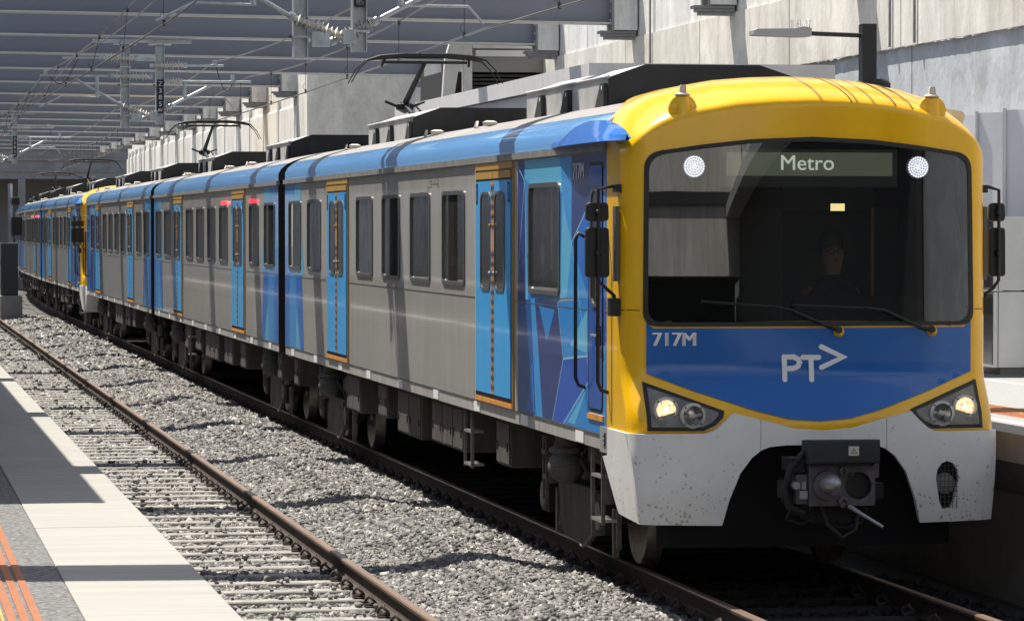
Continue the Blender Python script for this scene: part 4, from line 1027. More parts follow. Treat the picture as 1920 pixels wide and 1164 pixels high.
def cab_front(root):
    """yellow moulded nose with windscreen, blue panel, lamps, skirt and coupler, at the y=0 end"""
    ws = [(-1.31, 3.30), (-1.285, 3.39), (-1.21, 3.418), (-.848, 3.475), (-.485, 3.515), (0, 3.535), (.485, 3.515), (.848, 3.475), (1.21, 3.418), (1.285, 3.39), (1.31, 3.30),
          (1.325, 2.19), (1.315, 2.115), (1.25, 2.075), (-1.25, 2.075), (-1.315, 2.115), (-1.325, 2.19)]
    ws = rounded([(-1.31, 3.408), (-.848, 3.475), (-.485, 3.515), (0, 3.535), (.485, 3.515), (.848, 3.475), (1.31, 3.408), (1.325, 2.075), (-1.325, 2.075)], [.13, 0, 0, 0, 0, 0, .13, .12, .12], 7)
    wi = [(x*.972, 2.8+(z-2.8)*.955) for x, z in ws]
    # shell
    nx_, nz_ = 84, 70; m = MB(); V = {}
    for i in range(nx_+1):
        a = -1+2*i/nx_; x = 1.46*math.sin(a*math.pi/2)*.55+1.46*a*.45
        top = zn(max(-1.4599, min(1.4599, x))) if abs(x) < 1.4599 else 3.6
        for j in range(nz_+1):
            t = j/nz_; t = t*.35+.65*math.sin(t*math.pi/2); z = 1.262+(top-1.262)*t
            V[i, j] = (x, Yf(x, z), z)
    vs = []; idx = {}
    for i in range(nx_+1):
        for j in range(nz_+1): idx[i, j] = len(vs); vs.append(V[i, j])
    F = []
    for i in range(nx_):
        for j in range(nz_):
            c = ((V[i, j][0]+V[i+1, j][0])/2, (V[i, j][2]+V[i, j+1][2])/2)
            if inpoly(c[0], c[1], [(x*.985, 2.8+(z-2.8)*.975) for x, z in ws]): continue
            F.append((idx[i, j], idx[i+1, j], idx[i+1, j+1], idx[i, j+1]))
    # sides and top run back to the body
    prev = None
    border = [(0, j) for j in range(nz_+1)] + [(i, nz_) for i in range(1, nx_+1)] + [(nx_, j) for j in range(nz_-1, -1, -1)]
    back = []
    for (i, j) in border:
        x, y, z = V[i, j]; full = 1.50 if z < 3.55 else 1.5+.6*max(0, min(1, (1.46-abs(x))/.3))
        nb = []
        for t in (.33, .66, 1): nb.append(len(vs)+len(nb))
        yy = max(full, y+.03); 
        for t in (.33, .66, 1): vs.append((x, y+(yy-y)*t, z))
        back.append([idx[i, j]]+nb)
    for a, b_ in zip(back, back[1:]):
        for k in range(3): F.append((b_[k], a[k], a[k+1], b_[k+1]))
    m.add(vs, F, 'yellow'); sh = m.build('cab_nose', root, smooth=50)
    bm = bmesh.new(); bm.from_mesh(sh.data); bmesh.ops.recalc_face_normals(bm, faces=bm.faces); bm.to_mesh(sh.data); bm.free()
    # grooves on the nose top
    m = MB()
    for x in (.22, .58, .72):
        pts = []
        for t in range(9):
            z = zn(x)-.004-.22*(1-t/8)**1.3; pts.append((x-.1*(t/8)+.1, Yf(x, z)-.001, z))
        m.tube(pts, .0045, 'groove', 5)
    m.build('groove', root)
    for s in (-1, 1):
        m = MB(); m.tube([(s*x, Yf(x, 2.20)-.001, 2.20) for x in (1.345, 1.38, 1.42, 1.455)]+[(s*1.461, 1.48, 2.20)], .004, 'groove', 5); m.build('panel_seam', root)
    # windscreen
    m = MB(); conf(ws, .012, 'black', m, .07, .03, holes=[wi]); f = m.build('windscreen_surround', root)
    m = MB(); conf(wi, .006, 'windscreen', m, .16); g_ = m.build('windscreen', root, smooth=80)
    # blue panel
    m = MB(); bp_ = [(-1.30, 2.12), (-1.30, 1.715), (-.93, 1.575), (-.5, 1.435), (-.24, 1.37), (0, 1.352), (.24, 1.37), (.5, 1.435), (.93, 1.575), (1.30, 1.715), (1.30, 2.12), (1.25, 2.06), (-1.25, 2.06)]
    conf(bp_, .008, 'front_blue', m, .06); bpo = m.build('front_panel', root, smooth=80)
    m = MB(); off = .012
    text_mesh('717M', .148, m, lambda u, v: (-1.085+u, Yf(-1.085+u, 1.972+v)-off, 1.972+v), 'text_white', bold=.006, sx=1.02); m.build('fleet_number', bpo)
    m = MB(); wd = .040
    for st in ([(-.182, 1.666), (-.183, 1.84)], [(-.183, 1.838), (-.107, 1.839), (-.072, 1.82), (-.06, 1.795), (-.072, 1.768), (-.107, 1.75), (-.175, 1.748)],
               [(-.034, 1.835), (.092, 1.834)], [(.03, 1.835), (.03, 1.664)], [(.112, 1.916), (.287, 1.835), (.114, 1.756)]):
        conf(stroke([(q[0]-.05, q[1]) for q in st], wd), off, 'logo_white', m, .5); off += .0004
    m.build('logo', bpo)
    # lamp clusters
    for s in (-1, 1):
        hl = [(s*1.335, 1.655), (s*.74, 1.435), (s*.755, 1.385), (s*.82, 1.325), (s*.91, 1.285), (s*1.335, 1.285)]
        hi = [(s*1.305, 1.615), (s*.785, 1.425), (s*.795, 1.395), (s*.845, 1.345), (s*.92, 1.312), (s*1.305, 1.312)]
        h = MB(); conf(hl, .012, 'black', h, .1, .02, holes=[hi]); h.build('x', None) if False else None
        hd = h.build('headlight', root)
        h = MB(); conf(hi, .009, 'lamp_case', h, .05); h.build('housing', hd)
        for k, (cx, cz, on) in enumerate(((s*1.19, 1.445, True), (s*.99, 1.40, False))):
            y = Yf(cx, cz); h = MB()
            h.lathe((cx, y-.028, cz), [(.098, .03), (.098, 0), (.098, -.012), (.078, -.016), (.074, -.006)], 'lamp_ring', 28, 'y', False)
            for q in range(4): h.cyl((cx+.087*math.cos(q*math.pi/2+.78), y-.04, cz+.087*math.sin(q*math.pi/2+.78)), (cx+.087*math.cos(q*math.pi/2+.78), y-.047, cz+.087*math.sin(q*math.pi/2+.78)), .007, 'black', 6)
            h.build('bezel', hd, smooth=40)
            h = MB(); h.lathe((cx, y-.032, cz), [(.0, -.006), (.03, .001), (.055, .002), (.075, .004)], 'lamp_on' if on else 'lamp_off', 24, 'y')
            h.lathe((cx, y-.038, cz), [(0, -.004), (.012, -.003), (.02, 0)], 'lamp_hot' if on else 'lamp_ring', 12, 'y')
            if not on:
                h.box(cx-.035, cx+.03, y-.045, y-.038, cz-.008, cz+.008, 'lamp_ring')
            h.build('lamp', hd, smooth=60)
    # skirt
    def Ys(x, z):
        a = max(0, (abs(x)-1.30)/.18); a = min(a, 1); return .37 + .13*(x/1.3)**2 + .22*(1-math.sqrt(max(0, 1-a*a))) + .10*max(0, .9-z)
    for s in (-1, 1):
        m = MB()
        P = [(s*1.475, 1.262), (s*1.40, .572), (s*.785, .565), (s*.735, .76), (s*.655, .965), (s*.565, 1.085), (s*.50, 1.135), (s*.50, 1.375), (s*.70, 1.425), (s*.765, 1.36), (s*.84, 1.295), (s*.91, 1.268)]
        gr = [(s*1.0+a, c) for a, c in [(-.095, .90), (-.085, .97), (-.05, 1.02), (0, 1.04), (.05, 1.02), (.085, .97), (.095, .90), (.06, .72), (.03, .675), (-.03, .665), (-.06, .72)]] if s > 0 else None
        conf(P, 0, 'skirt', m, .10, .05, holes=[gr] if gr else (), fn=Ys)
        # wraps round the corner to the side
        y0 = Ys(s*1.475, 1.2); n = 6
        vs = [(s*1.475, y0, 1.262), (s*1.475, 1.42, 1.262), (s*1.475, 1.42, 1.05), (s*1.47, 1.62, 1.03), (s*1.41, 1.30, .60), (s*1.40, Ys(1.40, .572), .572)]
        f = (0, 1, 2, 3, 4, 5); m.add(vs, [f if s < 0 else tuple(reversed(f))], 'skirt')
        m.add([(s*1.475, y0, 1.262), (s*1.475, 1.42, 1.262), (s*1.2, 1.42, 1.262), (s*1.2, y0, 1.262)], [(0, 1, 2, 3)], 'skirt')
        m.build('skirt', root, smooth=40)
    m = MB(); mid = [(-.495, 1.375), (-.495, 1.14), (-.43, 1.165), (-.3, 1.178), (.3, 1.178), (.43, 1.165), (.495, 1.14), (.495, 1.375), (.24, 1.305), (0, 1.285), (-.24, 1.305)]
    conf(mid, 0, 'skirt', m, .1, .05, fn=Ys); m.build('skirt_centre', root, smooth=40)
    m = MB()
    for k in range(9): z = .68+.04*k; m.box(.905, 1.095, Ys(1, z)+.012, Ys(1, z)+.016, z, z+.004, 'mesh_grille')
    for k in range(6): x = .92+.032*k; m.box(x, x+.004, Ys(1, .85)+.010, Ys(1, .85)+.014, .67, 1.03, 'mesh_grille')
    m.box(.88, 1.12, Ys(1, .85)+.12, Ys(1, .85)+.13, .62, 1.06, 'dark_void'); m.lathe((1.0, Ys(1, .85)+.05, .86), [(.03, -.02), (.08, 0), (.085, .04)], 'canopy_mid', 16, 'y'); m.build('horn_grille', root)
    # yellow trim lip between blue panel and skirt
    m = MB(); m.box(-1.18, 1.18, Ys(0, 1)+.6, Ys(0, 1)+.62, .35, 1.2, 'dark_void'); m.box(-1.3, -1.1, 1.2, 3.0, .9, 1.06, 'under_dark'); m.box(1.1, 1.3, 1.2, 3.0, .9, 1.06, 'under_dark'); m.build('frame_end', root)
    m = MB(); m.box(-1.47, -1.40, 1.45, 1.72, 1.06, 1.262, 'canopy_mid'); m.box(-1.478, -1.471, 1.5, 1.58, 1.12, 1.22, 'under_dark')
    for q in (1.135, 1.17, 1.205): m.cyl((-1.482, 1.54, q), (-1.478, 1.54, q), .012, 'fairing_side', 8)
    m.build('jumper_socket', root)
    # coupler
    cp = empty('coupler', (0, 0, 0), parent=root)
    m = MB(); m.prism(rounded([(-.18, 1.07), (.07, 1.06), (.11, 1.12), (.10, 1.235), (-.18, 1.25)], .02), 'x', -.255, .275, 'fairing_end'); m.build('cover_box', cp, smooth=40)
    m = MB(); m.box(.03, .11, -.186, -.182, 1.13, 1.20, 'cream'); 
    m.add([(.07, -.188, 1.19), (.045, -.188, 1.145), (.095, -.188, 1.145)], [(0, 1, 2)], 'sign_black'); m.add([(.07, -.1885, 1.182), (.053, -.1885, 1.149), (.087, -.1885, 1.149)], [(0, 1, 2)], 'cream')
    m.box(.068, .072, -.190, -.1888, 1.155, 1.172, 'sign_black'); m.build('warning_sticker', cp)
    m = MB(); fc = [(-.24, .745), (.275, .745), (.275, 1.045), (-.24, 1.045)]
    hole = [(.145+.105*math.cos(t*math.pi/8), .895+.105*math.sin(t*math.pi/8)) for t in range(16)]
    conf(fc, 0, 'coupler', m, .2, .14, holes=[hole], fn=lambda x, z: -.05); m.box(-.24, .275, .088, .10, .745, 1.045, 'coupler'); m.lathe((.145, .02, .895), [(.10, 0), (.10, .05), (.03, .066)], 'black', 16, 'y')
    m.box(-.2, .2, .09, 1.2, .80, 1.0, 'under_dark'); m.build('coupler_head', cp)
    m = MB(); m.lathe((-.10, -.05, .90), [(.115, 0), (.11, -.03), (.075, -.035)], 'coupler', 20, 'y'); m.lathe((-.095, -.08, .92), [(.075, 0), (.07, -.10), (.05, -.17), (.02, -.20), (0, -.205)], 'cast', 20, 'y'); m.box(-.12, -.05, -.26, -.10, .845, .90, 'coupler'); m.build('coupler_cone', cp, smooth=40)
    for (x, z, r) in ((.02, 1.01, .035), (.02, .78, .04), (.08, .98, .015), (.02, .75, .02)):
        m = MB(); m.lathe((x, -.06, z), [(r, 0), (r, -.03), (r*.5, -.035), (r*.5, -.01), (0, -.01)], 'coupler', 14, 'y'); m.build('air_port', cp, smooth=40)
    m = MB(); m.tube([(.06, -.10, .745), (.12, -.18, .70), (.27, -.28, .60)], [.02, .014, .012], 'cast', 8); m.build('release_handle', cp, smooth=50)
    m = MB(); m.tube([(-.26, 0, 1.15), (-.36, .02, 1.03), (-.40, .05, .88), (-.37, .05, .74), (-.25, .03, .69)], .028, 'rubber', 8)
    m.tube([(-.12, .02, .74), (-.08, .0, .60), (.03, -.02, .50), (.14, 0, .56), (.17, .03, .70)], .016, 'rubber', 8); m.tube([(-.35, .05, .72), (-.38, .08, .64), (-.25, .1, .60), (-.15, .08, .66)], .012, 'rubber', 6)
    m.build('hose', cp, smooth=60)
    m = MB(); m.box(-.33, -.245, -.02, .12, .76, .98, 'coupler'); m.box(-.31, -.25, -.05, -.02, .80, .86, 'cast'); m.box(-.29, -.26, -.04, 0, .87, .93, 'cast'); m.box(.28, .32, 0, .1, .95, 1.2, 'coupler'); m.build('bracket', cp)
    m = MB()
    m.tube([(.20, .06, .76), (.25, .1, .70), (.22, .12, .60), (.10, .14, .56), (-.02, .12, .58)], .013, 'rubber', 8); m.tube([(-.28, .1, 1.05), (-.35, .2, .95), (-.35, .3, .76), (-.26, .3, .66), (-.12, .2, .64)], .011, 'rubber', 8)
    m.box(-.36, -.26, .0, .3, 1.0, 1.10, 'under_dark'); m.box(-.42, -.34, .06, .2, .80, .93, 'under_dark'); m.box(.29, .38, .08, .4, .78, .9, 'under_dark'); m.cyl((-.33, -.03, .90), (-.33, .1, .90), .03, 'cast', 10)
    m.box(-.15, .15, .15, .5, .60, .74, 'under_dark'); m.build('cable_loom', cp, smooth=50)
    for s in (-1, 1):
        m = MB(); m.tube([(s*.62, .9, 1.1), (s*.45, 1.3, .62)], .06, 'under_dark', 6); m.build('strut', root)
    # wipers
    for w_ in ([(.19, 2.045), (.10, 2.076), (-.181, 2.196), (-.3, 2.223), (-.883, 2.268)], [(.955, 2.04), (.861, 2.061), (.573, 2.193), (.434, 2.211), (-.172, 2.237)]):
        m = MB(); m.tube([(x, Yf(x, z)-.05, z) for x, z in w_[:4]], [.018, .014, .011, .009], 'black', 6); m.tube([(x, Yf(x, z)-.028, z) for x, z in (w_[2], w_[3], w_[4])], .011, 'black', 6)
        m.lathe((w_[0][0]+.015, Yf(w_[0][0], 2.03)-.005, 2.03), [(.045, 0), (.04, -.02), (.02, -.055), (0, -.055)], 'yellow', 14, 'y'); m.lathe((w_[0][0], Yf(w_[0][0], 2.03)-.05, 2.045), [(.028, 0), (.026, -.02), (0, -.02)], 'black', 12, 'y')
        m.build('wiper', root, smooth=50)
    # marker pods on the brow
    for s in (-1, 1):
        x = s*1.0; z = 3.735; y = Yf(x, z); m = MB()
        m.lathe((x, y+.02, z+.015), [(.115, 0), (.11, -.015), (.085, -.02), (.07, -.028)], 'yellow', 24, 'y')
        m.lathe((x, y+.03, z-.02), [(.070, -.05), (.066, .04), (.060, .09), (.055, .125)], 'yellow', 20, 'z'); p_ = m.build('marker_pod', root, smooth=50)
        m = MB(); m.lathe((x, y+.03, z+.118), [(.064, 0), (.064, .01), (.03, .025), (0, .028)], 'cream', 20, 'z'); m.prism(rounded([(x-.028, z+.13), (x+.028, z+.13), (x+.024, z+.20), (x-.024, z+.20)], .022), 'y', y+.0, y+.025, 'cream'); m.build('marker_lens', p_, smooth=40)
    m = MB(); m.prism(rounded([(1.20, 3.62), (1.45, 3.60), (1.50, 3.76), (1.28, 3.80)], .05), 'y', 1.55, 1.75, 'cream'); m.build('roof_horn', root, smooth=40)
    # mirrors on both sides
    for s in (-1, 1):
        mr = empty('mirror', (0, 0, 0), parent=root); X0 = s*1.475; y = 1.05; hw = 1.0 if s < 0 else .72
        m = MB(); xo = -1.63 if s < 0 else 1.60
        m.tube([(s*1.46, y, 3.14), (s*1.52, y-.02, 3.155), (xo-.0*s, y-.03, 3.13), (xo, y-.03, 3.0), (xo, y-.03, 2.62), (xo, y-.03, 2.42), (s*1.56, y-.02, 2.36), (s*1.50, y, 2.31), (s*1.49, y, 2.22)], .014, 'black', 8)
        m.box(min(s*1.44, s*1.50), max(s*1.44, s*1.50), y-.06, y+.06, 3.11, 3.17, 'black'); m.box(min(s*1.46, s*1.54), max(s*1.46, s*1.54), y-.06, y+.06, 2.15, 2.29, 'black')
        m.box(min(s*1.47, s*1.50), max(s*1.47, s*1.50), y-.05, y+.05, 2.42, 3.0, 'frame_dark'); m.build('arm', mr, smooth=40)
        m = MB(); m.prism(rounded([(xo-.09*hw, 2.885), (xo+.09*hw, 2.885), (xo+.085*hw, 3.03), (xo-.085*hw, 3.03)], .035), 'y', y+.0, y+.06, 'black'); m.lathe((xo, y-.0, 2.955), [(.03, 0), (.02, -.05), (0, -.05)], 'black', 10, 'y'); m.build('mirror_head', mr, smooth=40, bevel=.01)
        m = MB(); m.prism(rounded([(xo-.09*hw, 2.45), (xo+.095*hw, 2.45), (xo+.09*hw, 2.835), (xo-.088*hw, 2.835)], .03), 'y', y+.0, y+.07, 'black'); m.lathe((xo, y, 2.635), [(.032, 0), (.02, -.05), (0, -.05)], 'black', 10, 'y'); m.build('mirror_head', mr, smooth=40, bevel=.01)
    # eave moulding over the cab door
    m = MB(); n = 14; P1 = []; 
    for i in range(n+1):
        t = i/n; y = 3.7-2.95*t; h = math.sin(math.pi*min(1, t*1.02))**.8
        t2 = min(1, t*1.0); h = (math.sin(math.pi*t2**1.35)**.75) if t2 < 1 else 0
        bul = .11*min(1, t*3)*min(1, (1-t)/.12)**.6
        P1.append([(-1.462, y, 3.50), (-1.47-bul*.5, y, 3.50), (-1.475-bul, y, 3.505), (-1.465-bul*.9, y, 3.55), (-1.45-bul*.35, y, 3.50+.17*h+.02), (-1.43, y, 3.52+.17*h)])
    vs = [p for r in P1 for p in r]; k = 6
    m.add(vs, [(i*k+j, i*k+(j+1) % k, (i+1)*k+(j+1) % k, (i+1)*k+j) for i in range(n) for j in range(k)], 'eave_blue'); m.build('eave_moulding', root, smooth=40)
    # cab side door, grab rails
    m = MB(); sheet(rrect(1.62, 2.18, 1.36, 3.36, .07), 'black', m, .004); sheet(rrect(1.65, 2.15, 1.39, 3.33, .06), 'cab_door_blue', m, .009); cd = m.build('cab_door', root)
    o_ = rrect(1.73, 2.07, 2.20, 3.16, .13); i_ = rrect(1.76, 2.04, 2.23, 3.13, .11)
    m = MB(); ring(o_, i_, 'frame_dark', m, SX-.02, SX-.009); sheet(i_, 'side_glass', m, .011); m.build('window', cd)
    m = MB(); m.box(SX-.03, SX-.009, 1.70, 1.80, 1.90, 2.06, 'black'); m.cyl((SX-.05, 1.66, 1.98), (SX-.05, 1.86, 1.98), .01, 'polished', 8); m.build('handle', cd)
    m = MB(); m.box(SX-.015, SX, 1.60, 2.20, 1.30, 1.345, 'orange'); m.build('kick_strip', cd)
    for y in (2.32, 1.44):
        m = MB(); m.tube([(SX-.01, y, 2.76), (SX-.06, y, 2.79), (SX-.085, y, 2.74), (SX-.085, y, 1.62), (SX-.06, y, 1.56), (SX+.0, y, 1.54)], .016, 'black', 8); m.build('grab_rail', root, smooth=60)
    m = MB(); text_mesh('717M', .19, m, lambda u, v: (SX-.0055, 2.60-u*1.1, 3.29+v), 'text_white', bold=.008); m.build('fleet_number', root)
    ladder(root, 1.85, 2.25, .46, 1.06)
    # driver's cab
    ci = MB()
    ci.box(-1.38, 1.38, 2.9, 2.95, 1.3, 3.6, 'cab_in'); ci.box(-1.38, -1.34, 1.3, 2.9, 1.3, 3.55, 'cab_in'); ci.box(1.34, 1.38, 1.3, 2.9, 1.3, 3.55, 'cab_in'); ci.box(-1.2, 1.2, 1.0, 2.9, 1.25, 1.3, 'cab_in'); ci.box(-1.34, 1.34, 1.1, 2.9, 3.56, 3.6, 'cab_in')
    ci.box(-1.34, .33, 2.86, 2.89, 1.3, 3.0, 'cab_panel'); ci.box(1.12, 1.34, 2.86, 2.89, 1.3, 3.0, 'cab_panel'); ci.box(.33, 1.12, 2.86, 2.89, 2.98, 3.3, 'cab_panel'); ci.box(1.02, 1.045, 2.6, 2.63, 1.6, 3.0, 'yellow_line')
    ci.build('cab_interior', root)
    m = MB(); m.prism([(1.0, 2.03), (1.4, 2.10), (1.5, 1.95), (1.5, 1.3), (1.0, 1.3)], 'x', -1.1, 1.2, 'cab_desk'); m.prism([(1.02, 2.04), (1.2, 2.08), (1.25, 2.28), (1.12, 2.30)], 'x', -.05, 1.0, 'cab_in'); m.build('driver_desk', root)
    m = MB(); m.box(-.72, .70, .80, .84, 3.15, 3.44, 'sign_case'); m.box(-.667, .655, .785, .80, 3.235, 3.415, 'lcd'); ds = m.build('destination_display', root)
    m = MB(); text_mesh('Metro', .165, m, lambda u, v: (-.03+u, .781, 3.33+v), 'lcd_text', sx=1.05, bold=.001); m.build('display_text', ds)
    for s in (-1, 1):
        m = MB(); cx, cz = s*.895-.03, 3.305; y = Yf(cx, cz)+.015; m.lathe((cx, y, cz), [(.088, .03), (.09, 0), (.086, -.002), (0, -.002)], 'led_base', 28, 'y')
        for k, (rr, nn) in enumerate(((0, 1), (.018, 6), (.036, 12), (.055, 18), (.074, 24))):
            for q in range(nn):
                a = 2*math.pi*q/nn+k*.2; m.cyl((cx+rr*math.cos(a), y-.004, cz+rr*math.sin(a)), (cx+rr*math.cos(a), y-.010, cz+rr*math.sin(a)), .0068, 'led_white', 8)
        m.build('marker_light', root)
    m = MB(); m.box(.51, .62, 2.0, 2.03, 2.97, 3.03, 'hand_light'); m.build('cab_light', root)

def car_M(label):
    root = empty('train_carriage', (0, 0, 0)); tag(root, label, 'train carriage', 'carriages of the train')
    body(root, 1.5, 22.98, True, [(3.37, 4.77, 2.26, 3.22)]+[(a, c, 2.265, 3.2) for a, c in ((8.11, 9.45), (10.23, 11.56), (12.31, 13.64), (14.41, 15.75), (19.07, 20.44), (21.16, 22.50))])
    window(root, 3.37, 4.77, z0=2.26, z1=3.22, r=.11)
    for a, c in ((8.11, 9.45), (10.23, 11.56), (12.31, 13.64), (14.41, 15.75), (19.07, 20.44), (21.16, 22.50)): window(root, a, c)
    double_door(root, 5.48, 7.43); double_door(root, 16.43, 18.38)
    livery(root, CABLIV, lines=LINES, wins=[(3.37, 4.77, 2.26, 3.22)]); livery(root, ENDLIV, f=lambda w_: 22.98-w_, wins=[(21.16, 22.50, 2.265, 3.2)])
    fairing(root, 4.3, 8.1); fairing(root, 15.3, 19.0)
    roof_bits(root, (9.3, 12.6, 19.2)); pantograph(root, 19.7)
    bogie(root, 4.3); bogie(root, 19.95)
    ubox(root, 11.45, 13.1, .56); ubox(root, 8.75, 10.7, .60); ubox(root, 6.2, 6.9, .62); ubox(root, 13.9, 14.6, .66); ubox(root, 16.1, 17.3, .60); ubox(root, 22.2, 22.7, .66); ladder(root, 7.95, 8.35, .50, 1.05)
    m = MB(); m.box(-.9, .9, 2.6, 22.5, .95, 1.065, 'under_dark'); m.build('underframe', root)
    gangway(root, 22.98, 23.78)
    m = MB(); r_ = random.Random(5)
    for k in range(5):
        for j in range(7):
            if r_.random() < .6: m.box(SX-.0028, SX, 9.7+.11*j, 9.7+.11*j+.06, 3.22+.03*k, 3.222+.03*k+.008, 'frame_dark')
    m.box(SX-.003, SX, 10.6, 10.9, 3.2, 3.206, 'frame_dark'); m.build('rating_label', root)
    cab_front(root)
    return root
def car_T(label):
    root = empty('train_carriage', (0, 0, 0)); tag(root, label, 'train carriage', 'carriages of the train'); L_ = 22.6
    body(root, .4, L_-.4, False, [(a, c, 2.265, 3.2) for a, c in ((.85, 2.18), (2.93, 4.2), (7.48, 8.8), (9.52, 10.84), (11.56, 12.88), (13.6, 14.92), (18.35, 19.67), (20.4, 21.72))])
    for a, c in ((.85, 2.18), (2.93, 4.2), (7.48, 8.8), (9.52, 10.84), (11.56, 12.88), (13.6, 14.92), (18.35, 19.67), (20.4, 21.72)): window(root, a, c)
    double_door(root, 4.80, 6.70); double_door(root, 15.62, 17.52)
    livery(root, ENDLIV, f=lambda w_: .4+w_, wins=[(.85, 2.18, 2.265, 3.2), (2.93, 4.2, 2.265, 3.2)]); livery(root, ENDLIV, f=lambda w_: L_-.4-w_, wins=[(20.4, 21.72, 2.265, 3.2)])
    fairing(root, 4.0, 7.3); fairing(root, 15.8, 19.0); roof_bits(root, (8, 11.5, 19.5))
    bogie(root, 3.3); bogie(root, L_-3.3)
    ubox(root, 7.6, 8.9, .6); ubox(root, 9.8, 12.2, .58); ubox(root, 13.0, 14.1, .64); ubox(root, 5.6, 6.4, .62); ubox(root, 15.4, 16.2, .6); ubox(root, .75, 1.3, .66); ladder(root, 14.6, 14.9, .5, 1.05)
    m = MB(); m.box(-.9, .9, .6, L_-.6, .95, 1.065, 'under_dark'); m.build('underframe', root)
    for yy in (3.55, 7.75):
        m = MB(); m.prism(rounded([(yy-.16, 3.21), (yy+.16, 3.21), (yy+.10, 3.27), (yy-.10, 3.27)], .02), 'x', SX-.07, SX, 'red_glow'); m.build('red_block', root)  # small red emissive blocks at the tops of two windows
    return root
def car_Mr(label, src_builder=None):
    """driving carriage facing away: mirrored so that its visible side carries the features"""
    root = empty('train_carriage', (0, 0, 0)); tag(root, label, 'train carriage', 'carriages of the train'); L_ = 23.4
    f = lambda y: L_-y
    for a, c in ((3.37, 4.77), (8.11, 9.45), (10.23, 11.56), (12.31, 13.64), (14.41, 15.75), (19.07, 20.44), (21.16, 22.50)): window(root, f(c), f(a))
    double_door(root, f(7.43), f(5.48)); double_door(root, f(18.38), f(16.43))
    body(root, .42, L_-1.5, False, [(f(c), f(a), 2.265, 3.2) for a, c in ((3.37, 4.77), (8.11, 9.45), (10.23, 11.56), (12.31, 13.64), (14.41, 15.75), (19.07, 20.44), (21.16, 22.50))])
    livery(root, [(c, P) for c, P in CABLIV], f=f, wins=[(f(4.77), f(3.37), 2.26, 3.22)]); livery(root, ENDLIV, f=lambda w_: .42+w_, wins=[(f(22.50), f(21.16), 2.265, 3.2)])
    fairing(root, 4.6, 8.0); fairing(root, 15.6, 19.4); roof_bits(root, (10, 13, 20.5)); pantograph(root, 2.2)
    bogie(root, 3.4); bogie(root, L_-4.3)
    ubox(root, 7.6, 8.9, .6); ubox(root, 9.8, 12.2, .58); ubox(root, 14.4, 15.1, .64); ubox(root, 5.9, 6.7, .62)
    # yellow cab end, plain nose seen edge-on
    m = MB(); n = len(ROOFP); prof = [(-1.46, 1.262)] + ROOFP + [(1.46, 1.262)]
    ys_ = [(L_-1.5, 1, 1), (L_-1.05, 1, 1), (L_-.75, .97, .985), (L_-.55, .9, .95), (L_-.47, .8, .88)]
    vs = [(x*sx, y, 1.262+(z-1.262)*sz) for y, sx, sz in ys_ for x, z in prof]; k = len(prof)
    m.add(vs, [(i*k+j, i*k+j+1, (i+1)*k+j+1, (i+1)*k+j) for i in range(len(ys_)-1) for j in range(k-1)]+[tuple((len(ys_)-1)*k+j for j in range(k))], 'yellow'); m.build('cab_nose', root, smooth=40)
    for s in (-1, 1): m = MB(); m.prism([(L_-1.6, 1.05), (L_-1.45, 1.262), (L_-.6, 1.262), (L_-.6, .57), (L_-1.3, .60)], 'x', s*1.475, s*.8, 'skirt'); m.build('skirt', root)
    m = MB(); m.tube([(-1.46, L_-1.05, 3.14), (-1.6, L_-1.05, 3.13), (-1.6, L_-1.05, 2.42), (-1.49, L_-1.05, 2.25)], .014, 'black', 6); m.box(-1.69, -1.51, L_-1.1, L_-1.04, 2.885, 3.03, 'black'); m.box(-1.69, -1.5, L_-1.1, L_-1.04, 2.45, 2.835, 'black'); m.build('mirror', root)
    m = MB()
    for y in (L_-2.32, L_-1.44): m.tube([(SX-.01, y, 2.76), (SX-.085, y, 2.74), (SX-.085, y, 1.62), (SX, y, 1.54)], .016, 'black', 6)
    m.build('grab_rail', root)
    m = MB(); m.box(-.9, .9, .6, L_-2.2, .95, 1.065, 'under_dark'); m.build('underframe', root)
    gangway(root, -.4, .42)
    return root
def couple(root, s):
    p = path(CX, s); root.location = p
def put_car(root, s, L_):
    a = path(CX, s); b_ = path(CX, s+L_); root.location = a; root.rotation_euler.z = -math.atan2(b_.x-a.x, b_.y-a.y)
c1 = car_M('leading driving carriage with the yellow cab front, nearest the camera'); put_car(c1, 25.2, 23.38)
c2 = car_T('second carriage, all grey sides and blue doors, coupled behind the leading cab carriage'); put_car(c2, 48.58, 22.62)
c3 = car_Mr('third carriage, its own yellow cab at the far end facing the following train'); put_car(c3, 71.2, 23.4)
c4 = copy_tree(c1); put_car(c4, 94.6, 23.38)
c5 = copy_tree(c2); put_car(c5, 117.98, 22.62)
c6 = copy_tree(c3); put_car(c6, 140.6, 23.4)
c4['label'] = 'fourth carriage, with the narrow yellow cab strip and mirrors seen halfway along the train'
c5['label'] = 'fifth carriage, distant and narrow behind the second yellow cab'
c6['label'] = 'last carriage at the far left, disappearing round the curve'

